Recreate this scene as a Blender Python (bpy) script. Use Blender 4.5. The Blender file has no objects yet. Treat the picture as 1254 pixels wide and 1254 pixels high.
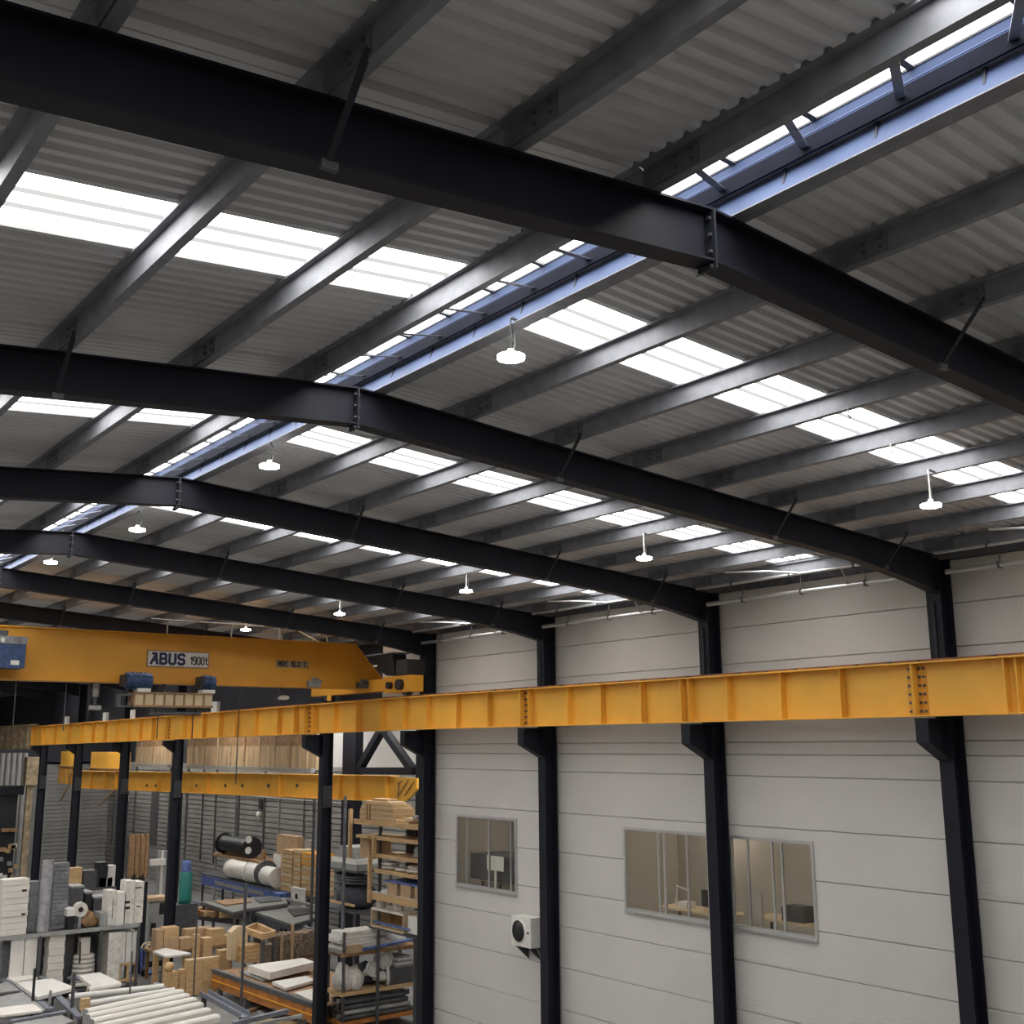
import bpy, math, random
from mathutils import Vector, Matrix
random.seed(7)
S = bpy.context.scene
COL = S.collection
H = 9.6                      # eye height above the hall floor (m)

# ------------------------------------------------------------------ camera
F_PX, YAW, PITCH, ROLL = 1385.2, math.radians(37.076), math.radians(11.561), math.radians(-0.381)
fw = Vector((math.sin(YAW)*math.cos(PITCH), math.cos(YAW)*math.cos(PITCH), math.sin(PITCH)))
rt0 = Vector((math.cos(YAW), -math.sin(YAW), 0)); up0 = rt0.cross(fw)
rt = rt0*math.cos(ROLL) + up0*math.sin(ROLL); up = -rt0*math.sin(ROLL) + up0*math.cos(ROLL)
EYE = Vector((0, 0, H))
cd = bpy.data.cameras.new('camera'); cam = bpy.data.objects.new('camera', cd); COL.objects.link(cam)
M3 = Matrix((rt, up, -fw)).transposed()
cam.matrix_world = Matrix.Translation(EYE) @ M3.to_4x4()
cd.sensor_width = 36; cd.sensor_fit = 'HORIZONTAL'; cd.lens = 36*F_PX/1254; cd.clip_end = 400; cd.clip_start = .05
S.camera = cam

def P(x, y, X=None, Y=None, Z=None):
    """a point read off the photograph, on the real plane X=, Y= or Z= it lies in (metres)"""
    d = fw + rt*((x-627)/F_PX) - up*((y-627)/F_PX)
    if X is not None: t = X/d.x
    elif Y is not None: t = Y/d.y
    else: t = (Z-H)/d.z
    return EYE + d*t

# ------------------------------------------------------------------ materials
MATS = {}
def mat(name, col, rough=.6, metal=0., var=.08, scale=3., bump=0., bscale=40., stretch=(1, 1, 1), emit=None, estr=0., col2=None, spec=.5):
    m = bpy.data.materials.new(name); m.use_nodes = True
    nt = m.node_tree; N = nt.nodes; L = nt.links
    b = N['Principled BSDF']
    b.inputs['Roughness'].default_value = rough; b.inputs['Metallic'].default_value = metal
    b.inputs['Specular IOR Level'].default_value = spec
    tc = N.new('ShaderNodeTexCoord'); mp = N.new('ShaderNodeMapping'); mp.inputs['Scale'].default_value = stretch
    L.new(tc.outputs['Object'], mp.inputs['Vector'])
    nz = N.new('ShaderNodeTexNoise'); nz.inputs['Scale'].default_value = scale; nz.inputs['Detail'].default_value = 5
    L.new(mp.outputs['Vector'], nz.inputs['Vector'])
    rp = N.new('ShaderNodeValToRGB'); rp.color_ramp.elements[0].position = .3; rp.color_ramp.elements[1].position = .7
    c2 = col2 or tuple(c*(1-2*var) for c in col)
    rp.color_ramp.elements[0].color = (*c2, 1); rp.color_ramp.elements[1].color = (*(min(1, c*(1+var)) for c in col), 1)
    L.new(nz.outputs['Fac'], rp.inputs['Fac']); L.new(rp.outputs['Color'], b.inputs['Base Color'])
    if bump:
        n2 = N.new('ShaderNodeTexNoise'); n2.inputs['Scale'].default_value = bscale; L.new(mp.outputs['Vector'], n2.inputs['Vector'])
        bp = N.new('ShaderNodeBump'); bp.inputs['Strength'].default_value = bump; bp.inputs['Distance'].default_value = .02
        L.new(n2.outputs['Fac'], bp.inputs['Height']); L.new(bp.outputs['Normal'], b.inputs['Normal'])
    if emit:
        b.inputs['Emission Color'].default_value = (*emit, 1); b.inputs['Emission Strength'].default_value = estr
    MATS[name] = m
    return m
steel = mat('navy_black_paint', (.0115, .0125, .020), .55, 0, .12, 1.5, spec=.25)
steel_edge = mat('dark_grey_paint', (.020, .022, .030), .55, 0, .1, 2, spec=.3)
galv = mat('galvanised_steel', (.225, .23, .255), .58, .25, .10, 5)
galv_dark = mat('weathered_galvanised', (.18, .185, .21), .5, .5, .15, 5)
deckm = mat('steel_deck', (.64, .64, .645), .5, .05, .10, .7, stretch=(.4, 1, 1))
linerm = mat('deck_lap_sheet', (.44, .43, .42), .5, .2, .06, 1.2)
wallm = mat('sandwich_panel', (.56, .54, .515), .55, 0, .03, .5)
yellow = mat('crane_yellow', (.80, .42, .055), .45, 0, .05, 1.2)
amber = mat('bridge_amber', (.74, .34, .028), .45, 0, .05, 1.0)
rust = mat('rust_orange', (.42, .16, .035), .6, 0, .2, 3)
sky_blue_low = mat('sky_tinted_blue', (.062, .086, .165), .6, 0, .06, 2, spec=.15)  # blue daylight from the ridge slot put into the colour
barm = mat('ridge_bar_black', (.007, .008, .014), .8, 0, .1, spec=.05)
sky_blue = mat('sky_tinted_sheet', (.030, .043, .088), .7, 0, .06, 2, spec=.12)  # blue paint that also carries the sky-coloured daylight in the slot
bluedk = mat('navy_housing', (.035, .07, .17), .4, 0, .25, 9)
blacks = mat('black_plastic', (.012, .012, .014), .5, 0, .1)
whitep = mat('white_paint', (.72, .70, .66), .5, 0, .05, 4)
cream = mat('cream_profile', (.74, .70, .64), .5, 0, .05, 2)
greyp = mat('grey_paint', (.30, .30, .29), .55, 0, .1, 3)
greydk = mat('dark_grey_steel', (.09, .09, .095), .5, .2, .15, 4)
chanm = mat('blue_grey_channel', (.23, .245, .29), .45, .3, .1, 4)
alum = mat('aluminium', (.55, .55, .55), .35, .7, .05, 6)
wood = mat('pine_wood', (.56, .37, .185), .65, 0, .14, 2.5, stretch=(1, 1, 6))
woodx = mat('pine_board', (.58, .38, .19), .65, 0, .16, 3, stretch=(1, 6, 6))
wooddk = mat('aged_wood', (.33, .19, .09), .7, 0, .2, 4)
card = mat('cardboard', (.46, .31, .18), .75, 0, .08, 3)
beige = mat('beige_board', (.50, .36, .21), .7, 0, .22, 1.1, stretch=(1, 2.2, .35))
tan = mat('tan_panel', (.60, .47, .30), .6, 0, .06, 3)
film = mat('grey_film', (.36, .36, .38), .3, .1, .16, 5, bump=.4, bscale=14)
filmdk = mat('dark_grey_film', (.22, .225, .24), .4, .1, .2, 6)
clothw = mat('white_plastic_sacking', (.68, .65, .60), .6, 0, .12, 6, bump=.5, bscale=12)
clothdk = mat('dark_sacking', (.05, .055, .075), .7, 0, .2, 6)
tarp = mat('blue_tarpaulin', (.10, .16, .42), .5, 0, .3, 5)
teal = mat('teal_plastic', (.02, .20, .17), .45, 0, .1)
chip = mat('pressed_wood_chip', (.30, .22, .15), .85, 0, .4, 22, bump=.8, bscale=30)
blockm = mat('grey_block', (.25, .243, .23), .8, 0, .12, .6)
concrete = mat('concrete_floor', (.19, .186, .18), .6, 0, .15, .6)
dirty = mat('dirty_beige_steel', (.42, .32, .20), .65, 0, .25, 3)
darkclad = mat('dark_cladding', (.012, .014, .022), .6, 0, .2, 1)
officew = mat('office_wall', (.50, .47, .42), .7, 0, .03)
tablem = mat('worn_grey_table', (.19, .185, .165), .6, 0, .12, 2)
mesh_s = mat('slate_top', (.16, .16, .145), .6, 0, .1, 2)
redbr = mat('red_brown_plate', (.25, .09, .04), .6, 0, .2, 3)
def emat(name, col, s):
    m = bpy.data.materials.new(name); m.use_nodes = True; nt = m.node_tree
    nt.nodes.remove(nt.nodes['Principled BSDF'])
    e = nt.nodes.new('ShaderNodeEmission'); e.inputs['Color'].default_value = (*col, 1); e.inputs['Strength'].default_value = s
    nt.links.new(e.outputs[0], nt.nodes['Material Output'].inputs[0]); return m
SKY_L = 9.0
sky_e = emat('daylit_rooflight_sheet', (1, .99, .965), SKY_L)
rib_e = emat('double_lap_sheet', (1, .99, .965), .62)
lamp_e = emat('lamp_diffuser_glow', (1, .97, .92), 60)
tube_e = emat('office_lamp_glow', (1, .9, .78), 30)
def glassm():
    m = bpy.data.materials.new('window_glass'); m.use_nodes = True; nt = m.node_tree; N = nt.nodes
    N.remove(N['Principled BSDF'])
    t = N.new('ShaderNodeBsdfTransparent'); t.inputs[0].default_value = (.95, .95, .93, 1)
    g = N.new('ShaderNodeBsdfGlossy'); g.inputs['Roughness'].default_value = .03
    fr = N.new('ShaderNodeFresnel'); fr.inputs[0].default_value = 1.5
    mx = N.new('ShaderNodeMixShader')
    ge = N.new('ShaderNodeNewGeometry'); iv = N.new('ShaderNodeMath'); iv.operation = 'SUBTRACT'; iv.inputs[0].default_value = 1
    nt.links.new(ge.outputs['Backfacing'], iv.inputs[1]); mu = N.new('ShaderNodeMath'); mu.operation = 'MULTIPLY'
    nt.links.new(fr.outputs[0], mu.inputs[0]); nt.links.new(iv.outputs[0], mu.inputs[1]); nt.links.new(mu.outputs[0], mx.inputs[0]); nt.links.new(t.outputs[0], mx.inputs[1]); nt.links.new(g.outputs[0], mx.inputs[2])
    nt.links.new(mx.outputs[0], N['Material Output'].inputs[0]); return m
glass = glassm()
def ribwall():
    m = wallm; nt = m.node_tree; N = nt.nodes; L = nt.links
    tc = N.new('ShaderNodeTexCoord'); sp = N.new('ShaderNodeSeparateXYZ'); L.new(tc.outputs['Object'], sp.inputs[0])
    mu = N.new('ShaderNodeMath'); mu.operation = 'MULTIPLY'; mu.inputs[1].default_value = 2*math.pi/.1; L.new(sp.outputs['Z'], mu.inputs[0])
    sn = N.new('ShaderNodeMath'); sn.operation = 'SINE'; L.new(mu.outputs[0], sn.inputs[0])
    bp = N.new('ShaderNodeBump'); bp.inputs['Strength'].default_value = .06; bp.inputs['Distance'].default_value = .01
    L.new(sn.outputs[0], bp.inputs['Height']); L.new(bp.outputs['Normal'], N['Principled BSDF'].inputs['Normal'])
ribwall()

# ------------------------------------------------------------------ mesh builder
class MB:
    def __init__(s): s.v = []; s.f = []; s.sm = []
    def add(s, vs, fs, smooth=False):
        n = len(s.v); s.v += [Vector(v) for v in vs]
        s.f += [tuple(i+n for i in f) for f in fs]; s.sm += [smooth]*len(fs); return s
    def box(s, x0, x1, y0, y1, z0, z1):
        if x0 > x1: x0, x1 = x1, x0
        if y0 > y1: y0, y1 = y1, y0
        if z0 > z1: z0, z1 = z1, z0
        return s.add([(x0, y0, z0), (x1, y0, z0), (x1, y1, z0), (x0, y1, z0), (x0, y0, z1), (x1, y0, z1), (x1, y1, z1), (x0, y1, z1)],
                     [(0, 3, 2, 1), (4, 5, 6, 7), (0, 1, 5, 4), (1, 2, 6, 5), (2, 3, 7, 6), (3, 0, 4, 7)])
    def prism(s, poly, a, b):
        """poly: list of points; extruded by vector b-a offsets"""
        a = Vector(a); b = Vector(b); n = len(poly)
        vs = [Vector(p)+a for p in poly]+[Vector(p)+b for p in poly]
        fs = [tuple(range(n))[::-1], tuple(range(n, 2*n))]+[(i, (i+1) % n, n+(i+1) % n, n+i) for i in range(n)]
        return s.add(vs, fs)
    def bar(s, a, b, w, h, upv=(0, 0, 1)):
        a = Vector(a); b = Vector(b); d = (b-a).normalized(); u = Vector(upv)
        if abs(d.dot(u)) > .98: u = Vector((1, 0, 0))
        r = d.cross(u).normalized(); u = r.cross(d)
        q = [r*(-w/2)-u*(h/2), r*(w/2)-u*(h/2), r*(w/2)+u*(h/2), r*(-w/2)+u*(h/2)]
        vs = [a+k for k in q]+[b+k for k in q]
        return s.add(vs, [(3, 2, 1, 0), (4, 5, 6, 7), (0, 1, 5, 4), (1, 2, 6, 5), (2, 3, 7, 6), (3, 0, 4, 7)])
    def tube(s, a, b, r, n=10, r2=None, cap=True):
        return s.path([a, b], [r, r if r2 is None else r2], n, cap)
    def path(s, pts, r, n=8, cap=True):
        pts = [Vector(p) for p in pts]; rs = r if isinstance(r, (list, tuple)) else [r]*len(pts)
        vs = []; fs = []; prev = None
        for i, p in enumerate(pts):
            d = (pts[min(i+1, len(pts)-1)]-pts[max(i-1, 0)]).normalized()
            u = prev if prev is not None and abs(d.dot(prev)) < .95 else (Vector((0, 0, 1)) if abs(d.z) < .9 else Vector((1, 0, 0)))
            r1 = d.cross(u).normalized(); u1 = r1.cross(d); prev = u1
            vs += [p+(r1*math.cos(2*math.pi*k/n)+u1*math.sin(2*math.pi*k/n))*rs[i] for k in range(n)]
        for i in range(len(pts)-1):
            for k in range(n):
                fs.append((i*n+k, i*n+(k+1) % n, (i+1)*n+(k+1) % n, (i+1)*n+k))
        s.add(vs, fs, True)
        if cap:
            m = len(pts)-1
            s.add([vs[k] for k in range(n)], [tuple(range(n))[::-1]]); s.add([vs[m*n+k] for k in range(n)], [tuple(range(n))])
        return s
    def lathe(s, c, prof, axis=(0, 0, 1), n=20):
        """prof: list of (radius, distance along axis)"""
        ax = Vector(axis).normalized(); c = Vector(c)
        return s.path2(c, ax, prof, n)
    def path2(s, c, ax, prof, n):
        u = Vector((0, 0, 1)) if abs(ax.z) < .9 else Vector((1, 0, 0)); r1 = ax.cross(u).normalized(); u1 = r1.cross(ax)
        vs = []; fs = []
        for (r, t) in prof:
            vs += [c+ax*t+(r1*math.cos(2*math.pi*k/n)+u1*math.sin(2*math.pi*k/n))*max(r, 1e-4) for k in range(n)]
        for i in range(len(prof)-1):
            for k in range(n):
                fs.append((i*n+k, i*n+(k+1) % n, (i+1)*n+(k+1) % n, (i+1)*n+k))
        return s.add(vs, fs, True)
    def blob(s, c, rx, ry, rz, seed=0, amp=.14, n=14, m=9, base=.72):
        rg = random.Random(seed); ph = [(rg.uniform(0, 6.28), rg.uniform(0, 6.28), rg.randint(2, 5), rg.randint(2, 5)) for _ in range(5)]
        c = Vector(c); vs = []; fs = []
        for i in range(m+1):
            th = math.pi*i/m
            for k in range(n):
                a = 2*math.pi*k/n
                q = 1+amp*sum(math.sin(p[2]*a+p[0])*math.sin(p[3]*th+p[1]) for p in ph)/2
                z = max(-base, math.cos(th)*q)
                vs.append(c+Vector((rx*math.sin(th)*math.cos(a)*q, ry*math.sin(th)*math.sin(a)*q, rz*z)))
        for i in range(m):
            for k in range(n):
                fs.append((i*n+k, (i+1)*n+k, (i+1)*n+(k+1) % n, i*n+(k+1) % n))
        return s.add(vs, fs, True)
    def build(s, name, m, parent=None, org=None):
        if parent is not None: o0 = ORG[root_of(parent)]
        elif org is not None: o0 = Vector(org)
        else:
            xs = [v.x for v in s.v]; ys = [v.y for v in s.v]; zs = [v.z for v in s.v]
            o0 = Vector(((min(xs)+max(xs))/2, (min(ys)+max(ys))/2, min(zs)))
        me = bpy.data.meshes.new(name); me.from_pydata([v-o0 for v in s.v], [], s.f); me.materials.append(m)
        me.polygons.foreach_set('use_smooth', s.sm); me.update()
        o = bpy.data.objects.new(name, me); COL.objects.link(o)
        if parent is not None: o.parent = parent
        else: o.location = o0; ORG[o] = o0
        return o
ORG = {}
def root_of(o):
    while o.parent is not None: o = o.parent
    return o
LABELS = []
def tag(o, label, cat, group=None):
    o['label'] = label; o['category'] = cat; LABELS.append(label)
    if group: o['group'] = group
    return o
def thing(name, label, cat, loc, group=None):
    o = bpy.data.objects.new(name, None); COL.objects.link(o); o.location = loc; o.empty_display_size = .2
    ORG[o] = Vector(loc); return tag(o, label, cat, group)
def struct(o, label=None):
    o['kind'] = 'structure'
    if label: o['label'] = label
    return o
def one(name, mb, m, label, cat, group=None):
    return tag(mb.build(name, m), label, cat, group)
ORD = ['nearest', 'second', 'third', 'fourth', 'fifth', 'sixth', 'seventh', 'eighth', 'ninth', 'tenth']

# ------------------------------------------------------------------ main dimensions (metres)
XR = 6.657                    # ridge line
ZT, ZB = 4.39+H, 3.911+H      # rafter top and underside at the ridge
SL = .078                     # roof slope
XC = 19.30                    # right columns
XW = 19.58                    # right wall face
XLW = -6.2                    # left wall
YF = [6.087+6*i for i in range(5)]+[36.4, 43.4, 50.56, 57.66, 65.3, 72.2]     # portal frames
YCOL = [None, 12.14, 18.05, 24.05, 29.95, 36.5, None, 50.56, 57.66, 65.3, 72.2]
YB, YE = -6.0, 96.0
def ztop(x): return ZT-SL*abs(x-XR)
PUR = .25                     # purlin depth
def zdeck(x): return ztop(x)+PUR

# ------------------------------------------------------------------ roof deck with rooflight openings
STRIP = [(y0+2.44, y0+3.36) for y0 in [0.087]+YF[:-1]]
STRIP = [((0.087 if i == 0 else YF[i-1])+2.46, (0.087 if i == 0 else YF[i-1])+3.38) for i in range(11)]
SX_R = (7.18, 18.75); SX_L = (-5.4, 5.92)
def deck_profile():
    pts = []; y = YB; pitch, dep = .19, .052
    while y < YE:
        # flat lap sheet just above each frame
        hit = [f for f in YF if f-.08 <= y < f+.62]
        if hit:
            e = hit[0]+.62
            while y < e-.06:
                pts += [(y, 0.0, 1), (y+.11, 0.0, 1), (y+.115, .008, 1), (y+.13, .008, 1)]; y += .135
            y = max(y, e+.001)
            continue
        pts += [(y, 0.0, 0), (y+.075, 0.0, 0), (y+.105, dep, 0), (y+.16, dep, 0)]; y += pitch
    return pts
prof = deck_profile()
def in_strip(y0, y1): return any(a-1e-3 < (y0+y1)/2 < b+1e-3 for a, b in STRIP)
def deck(xs, name):
    mb = MB(); ml = MB()
    segs = list(zip(xs[:-1], xs[1:]))
    for (xa, xb, cut) in [(xs[0], xs[1], False), (xs[1], xs[2], True), (xs[2], xs[3], False)]:
        for (p, q) in zip(prof[:-1], prof[1:]):
            if cut and in_strip(p[0], q[0]): continue
            vs = [(xa, p[0], zdeck(xa)+p[1]), (xb, p[0], zdeck(xb)+p[1]), (xb, q[0], zdeck(xb)+q[1]), (xa, q[0], zdeck(xa)+q[1])]
            mb.add(vs, [(0, 1, 2, 3)])
    return struct(mb.build(name, deckm))
deck([6.97, SX_R[0], SX_R[1], XW+.3], 'ceiling')
deck([5.96, SX_L[1], SX_L[0], XLW-.1], 'ceiling')

# rooflight sheets
sn = 0
for i, (a, b) in enumerate(STRIP):
    for side, (x0, x1) in (('right', SX_R), ('left', SX_L)):
        where = 'behind the camera end of' if i == 0 else None
        if i == 0: lab = 'translucent white rooflight strip on the %s slope, out ahead of the nearest portal beam' % side
        else: lab = 'glowing white rooflight strip on the %s roof slope, beyond the %s dark portal beam' % (side, ORD[i-1])
        t = thing('rooflight', lab, 'skylight', ((x0+x1)/2, (a+b)/2, zdeck((x0+x1)/2)), 'daylit rooflight strips')
        mb = MB(); o = .03
        mb.prism([(x0, a-.02, zdeck(x0)+o), (x1, a-.02, zdeck(x1)+o), (x1, a-.02, zdeck(x1)+o+.02), (x0, a-.02, zdeck(x0)+o+.02)], (0, 0, 0), (0, b-a+.04, 0))
        mb.build('translucent_sheet', sky_e, t)
        for k in (1, 2):
            y = a+(b-a)*k/3
            MB().prism([(x0, y-.03, zdeck(x0)+o), (x1, y-.03, zdeck(x1)+o), (x1, y-.03, zdeck(x1)+o-.02), (x0, y-.03, zdeck(x0)+o-.02)], (0, 0, 0), (0, .06, 0)).build('sheet_rib', rib_e, t)

# ------------------------------------------------------------------ purlins
def purlin(x, y0, y1, label, left, brace):
    zb = ztop(x)+.004; zt = zb+PUR-.012
    t = thing('roof_purlin', label, 'purlin', (x, (y0+y1)/2, zb), 'roof purlins')
    mb = MB(); th = .012; fl = .085
    prof_ = [(x-th/2, zb), (x+fl, zb), (x+fl, zb+.022), (x+fl-th, zb+.022), (x+fl-th, zb+th), (x+th/2, zb+th), (x+th/2, zt), (x-fl, zt), (x-fl, zt-.022), (x-fl+th, zt-.022), (x-fl+th, zt-th), (x-th/2, zt-th)]
    mb.prism([(a, 0, b) for a, b in prof_], (0, y0+.004, 0), (0, y1-.004, 0))
    mb.build('purlin_section', galv, t)
    if y1 in YF:      # sleeve plate with bolts where the purlins meet over the beam
        sp = MB(); sp.box(x-th/2-.012, x-th/2-.001, y1-.62, y1-.006, zb+.02, zt-.04)
        pl = sp.build('splice_plate', galv_dark, t)
        for yy in (y1-.55, y1-.38):
            for zz in (zb+.07, zt-.085):
                MB().tube((x-th/2-.03, yy, zz), (x-th/2-.010, yy, zz), .016, 6).build('bolt', greydk, pl)
    return t
RX = [6.97, 8.35, 9.90, 11.42, 12.95, 14.46, 15.96, 17.46, 18.85]
LX = [5.96, 4.56, 3.08, 1.62, .12]
names_r = ['ridge', 'first', 'second', 'third', 'fourth', 'fifth', 'sixth', 'seventh', 'eaves']
for b in range(8):
    y0 = .087 if b == 0 else YF[b-1]; y1 = YF[b]
    bay = 'in the foreground bay' if b == 0 else 'between %s and %s portal beams' % (ORD[b-1], ORD[b])
    nr = 9 if b < 6 else 7; nl = 5 if b < 3 else (3 if b < 6 else 1)
    for k in range(nr):
        nm = {0: 'right of the ridge slot', 8: 'along the right eaves'}.get(k, '%s on the right slope from the ridge' % names_r[k])
        purlin(RX[k], y0, y1, 'galvanised purlin %s, %s' % (nm, bay), False, False)
    for k in range(nl):
        nm = {0: 'left of the ridge slot'}.get(k, '%s on the left slope from the ridge' % names_r[k])
        purlin(LX[k], y0, y1, 'galvanised purlin %s, %s' % (nm, bay), True, False)

# ------------------------------------------------------------------ portal beams
def isec(mb, pts_top, pts_bot, y, fw_, tf, tw):
    """an I beam following two poly-lines (x,z) in the plane y"""
    n = len(pts_top)
    for i in range(n-1):
        (xa, za), (xb, zb) = pts_top[i], pts_top[i+1]; (xc, zc), (xd, zd) = pts_bot[i], pts_bot[i+1]
        mb.prism([(xa, 0, za-tf), (xb, 0, zb-tf), (xb, 0, zb), (xa, 0, za)], (0, y-fw_/2, 0), (0, y+fw_/2, 0))
        mb.prism([(xc, 0, zc), (xd, 0, zd), (xd, 0, zd+tf), (xc, 0, zc+tf)], (0, y-fw_/2, 0), (0, y+fw_/2, 0))
        mb.prism([(xc, 0, zc+tf), (xd, 0, zd+tf), (xb, 0, zb-tf), (xa, 0, za-tf)], (0, y-tw/2, 0), (0, y+tw/2, 0))
dep = ZT-ZB
for i, y in enumerate(YF):
    t = thing('portal_beam', 'dark navy steel portal beam spanning the hall, %s from the camera' % ('nearest' if i == 0 else ORD[i]+' nearest' if i < 10 else 'farthest'), 'roof beam', (XR, y, ZB), 'portal beams')
    xe = XC-.21
    for side in (1, -1):
        xs = [XR+side*.012, XR+side*9.9, XR+side*(11.6), xe if side == 1 else XLW+.3]
        top = [(x, ztop(x)) for x in xs]
        bot = [(xs[0], ztop(xs[0])-dep), (xs[1], ztop(xs[1])-dep), (xs[2], ztop(xs[2])-dep-.12), (xs[3], ztop(xs[3])-dep-.22)]
        mb = MB(); isec(mb, top, bot, y, .22, .020, .014); mb.build('beam_half', steel, t)
    if i < 6:
        a = MB(); a.box(XR-.011, XR+.011, y-.12, y+.12, ZB-.06, ZT-.006); ap = a.build('apex_plate', steel_edge, t)
        for s_ in (-1, 1):
            for zz in (ZB-.035, ZB+.09, ZB+.24, ZT-.09):
                MB().tube((XR-.04, y+s_*.075, zz), (XR+.04, y+s_*.075, zz), .017, 6).build('bolt', greydk, ap)
        for k, x in ([(2, 9.90), (5, 14.46), (7, 17.46)]+([(-2, 3.08)] if i < 4 else [])):
            sx = .02
            br = MB(); za = ztop(x)+.06; zb2 = ztop(x)-dep-.02
            br.bar((x-sx, y-.62, za), (x-sx, y-.115, zb2+.01), .05, .012)
            b_ = br.build('fly_brace', steel_edge, t)
            MB().box(x-.07, x+.05, y-.135, y-.09, zb2-.03, zb2+.03).build('clip', greydk, b_)

# ------------------------------------------------------------------ ridge rooflight
RL = thing('ridge_rooflight', 'long ridge rooflight slot with sky-tinted blue inner upstand running the length of the roof', 'skylight', (6.5, 40, zdeck(6.5)))
y0, y1 = -1.0, 76.0
zr = zdeck(6.97)
MB().box(6.975, 6.99, y0, y1, zr+.0, zr+.30).build('upstand', sky_blue, RL)
MB().box(5.90, 5.915, y0, y1, zr-.02, zr+.30).build('upstand', galv, RL)
MB().prism([(5.90, 0, zr+.31), (6.45, 0, zr+.34), (7.02, 0, zr+.31), (7.02, 0, zr+.33), (6.45, 0, zr+.36), (5.90, 0, zr+.33)], (0, y0, 0), (0, y1, 0)).build('glazing', sky_e, RL)
MB().box(6.965, 6.9745, y0, y1, zr+.285, zr+.305).build('glazing_edge', steel_edge, RL)
MB().box(6.970, 6.9745, y0, y1, zr+.200, zr+.208).build('seam', sky_blue_low, RL)
MB().box(6.858, 6.882, y0, y1, zr-.035, zr+.105).box(6.8821, 6.945, y0, y1, zr+.0, zr+.105).build('gutter_bar', barm, RL)
MB().prism([(6.944, 0, zr-.04), (6.950, 0, zr-.04), (6.872, 0, zr-.236), (6.866, 0, zr-.236)], (0, y0, 0), (0, y1, 0)).build('sky_tinted_cover', sky_blue_low, RL)  # added plate, coloured like sky light falling on the purlin face
MB().box(6.866, 6.963, y0, y1, zr-.246, zr-.237).build('cover_lip', galv, RL)
yy = y0+.4
while yy < 34:
    MB().bar((6.03, yy, zr-.27), (6.868, yy+.5, zr+.03), .07, .008, (0, 0, 1)).build('cross_strap', galv_dark, RL)
    MB().bar((6.45, yy+.45, zr+.33), (6.963, yy+.45, zr+.295), .06, .03).build('glazing_bar', greydk, RL)
    MB().bar((6.935, yy+.75, zr-.02), (6.90, yy+.75, zr-.17), .02, .02).build('clip', steel_edge, RL)
    yy += .88
# ------------------------------------------------------------------ high-bay lamps
def lamp(x, y, z, label, r=.145, group='pendant high-bay lamps'):
    t = thing('high_bay_lamp', label, 'lamp', (x, y, z), group)
    MB().lathe((x, y, z), [(.02, .12), (.035, .115), (.04, .075), (r*.55, .06), (r*.98, .048), (r, .03), (r, .012)], n=24).build('housing', whitep, t)
    MB().lathe((x, y, z), [(0, 0), (r*.8, .0), (r*.99, .008), (r*1.005, .04), (r*.9, .052)], n=24).build('diffuser', lamp_e, t)
    ztp = ztop(x)+.02
    MB().tube((x, y, z+.12), (x, y, ztp), .008 if x < 10 else .012, 6).build('suspension_rod', blacks if x < 10 else whitep, t)
    px_ = min(RX, key=lambda q: abs(q-x))
    MB().bar((x, y, ztp), (px_+(.03 if px_ > x else -.03), y, ztop(px_)+.012), .03, .02).build('hanger_arm', greydk, t)
    MB().path([(x+.03, y, z+.1), (x+.08, y+.03, z+.2), (x+.06, y+.02, z+.34), (x, y, z+.4)], .008, 5).build('cable', greydk, t)
    return t
for i, (yy, xx, zz) in enumerate([(9.0, 6.80, 13.555), (15, 6.88, 13.60), (21, 7.0, 13.59), (27, 7.05, 13.755), (32.4, 7.05, 13.75)]):
    lamp(xx, yy, zz-.02, 'glowing round high-bay lamp hung just right of the ridge, %s to the camera' % ORD[i])
for i, (yy, xx, zz) in enumerate([(9.0, 14.29, 12.88), (15, 14.39, 12.925), (21, 14.55, 12.99), (27, 14.57, 13.03), (33, 14.55, 13.10)]):
    lamp(xx, yy, zz-.02, 'glowing round high-bay lamp in the row towards the right wall, %s to the camera' % ORD[i])

for i, (x, y) in enumerate([(1042, 552), (1094, 588)]):
    xx = [11.42, 12.95][i]; p = P(x, y, X=xx); zb = ztop(xx)
    one('hanging_hook', MB().path([(xx, p.y, zb+.01), (xx, p.y, zb-.07), (xx+.02, p.y, zb-.11), (xx+.05, p.y, zb-.09)], .011, 6), whitep,
        ['small white hook hanging under the third right purlin', 'small white hook hanging under the fourth right purlin'][i], 'hook')

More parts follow.
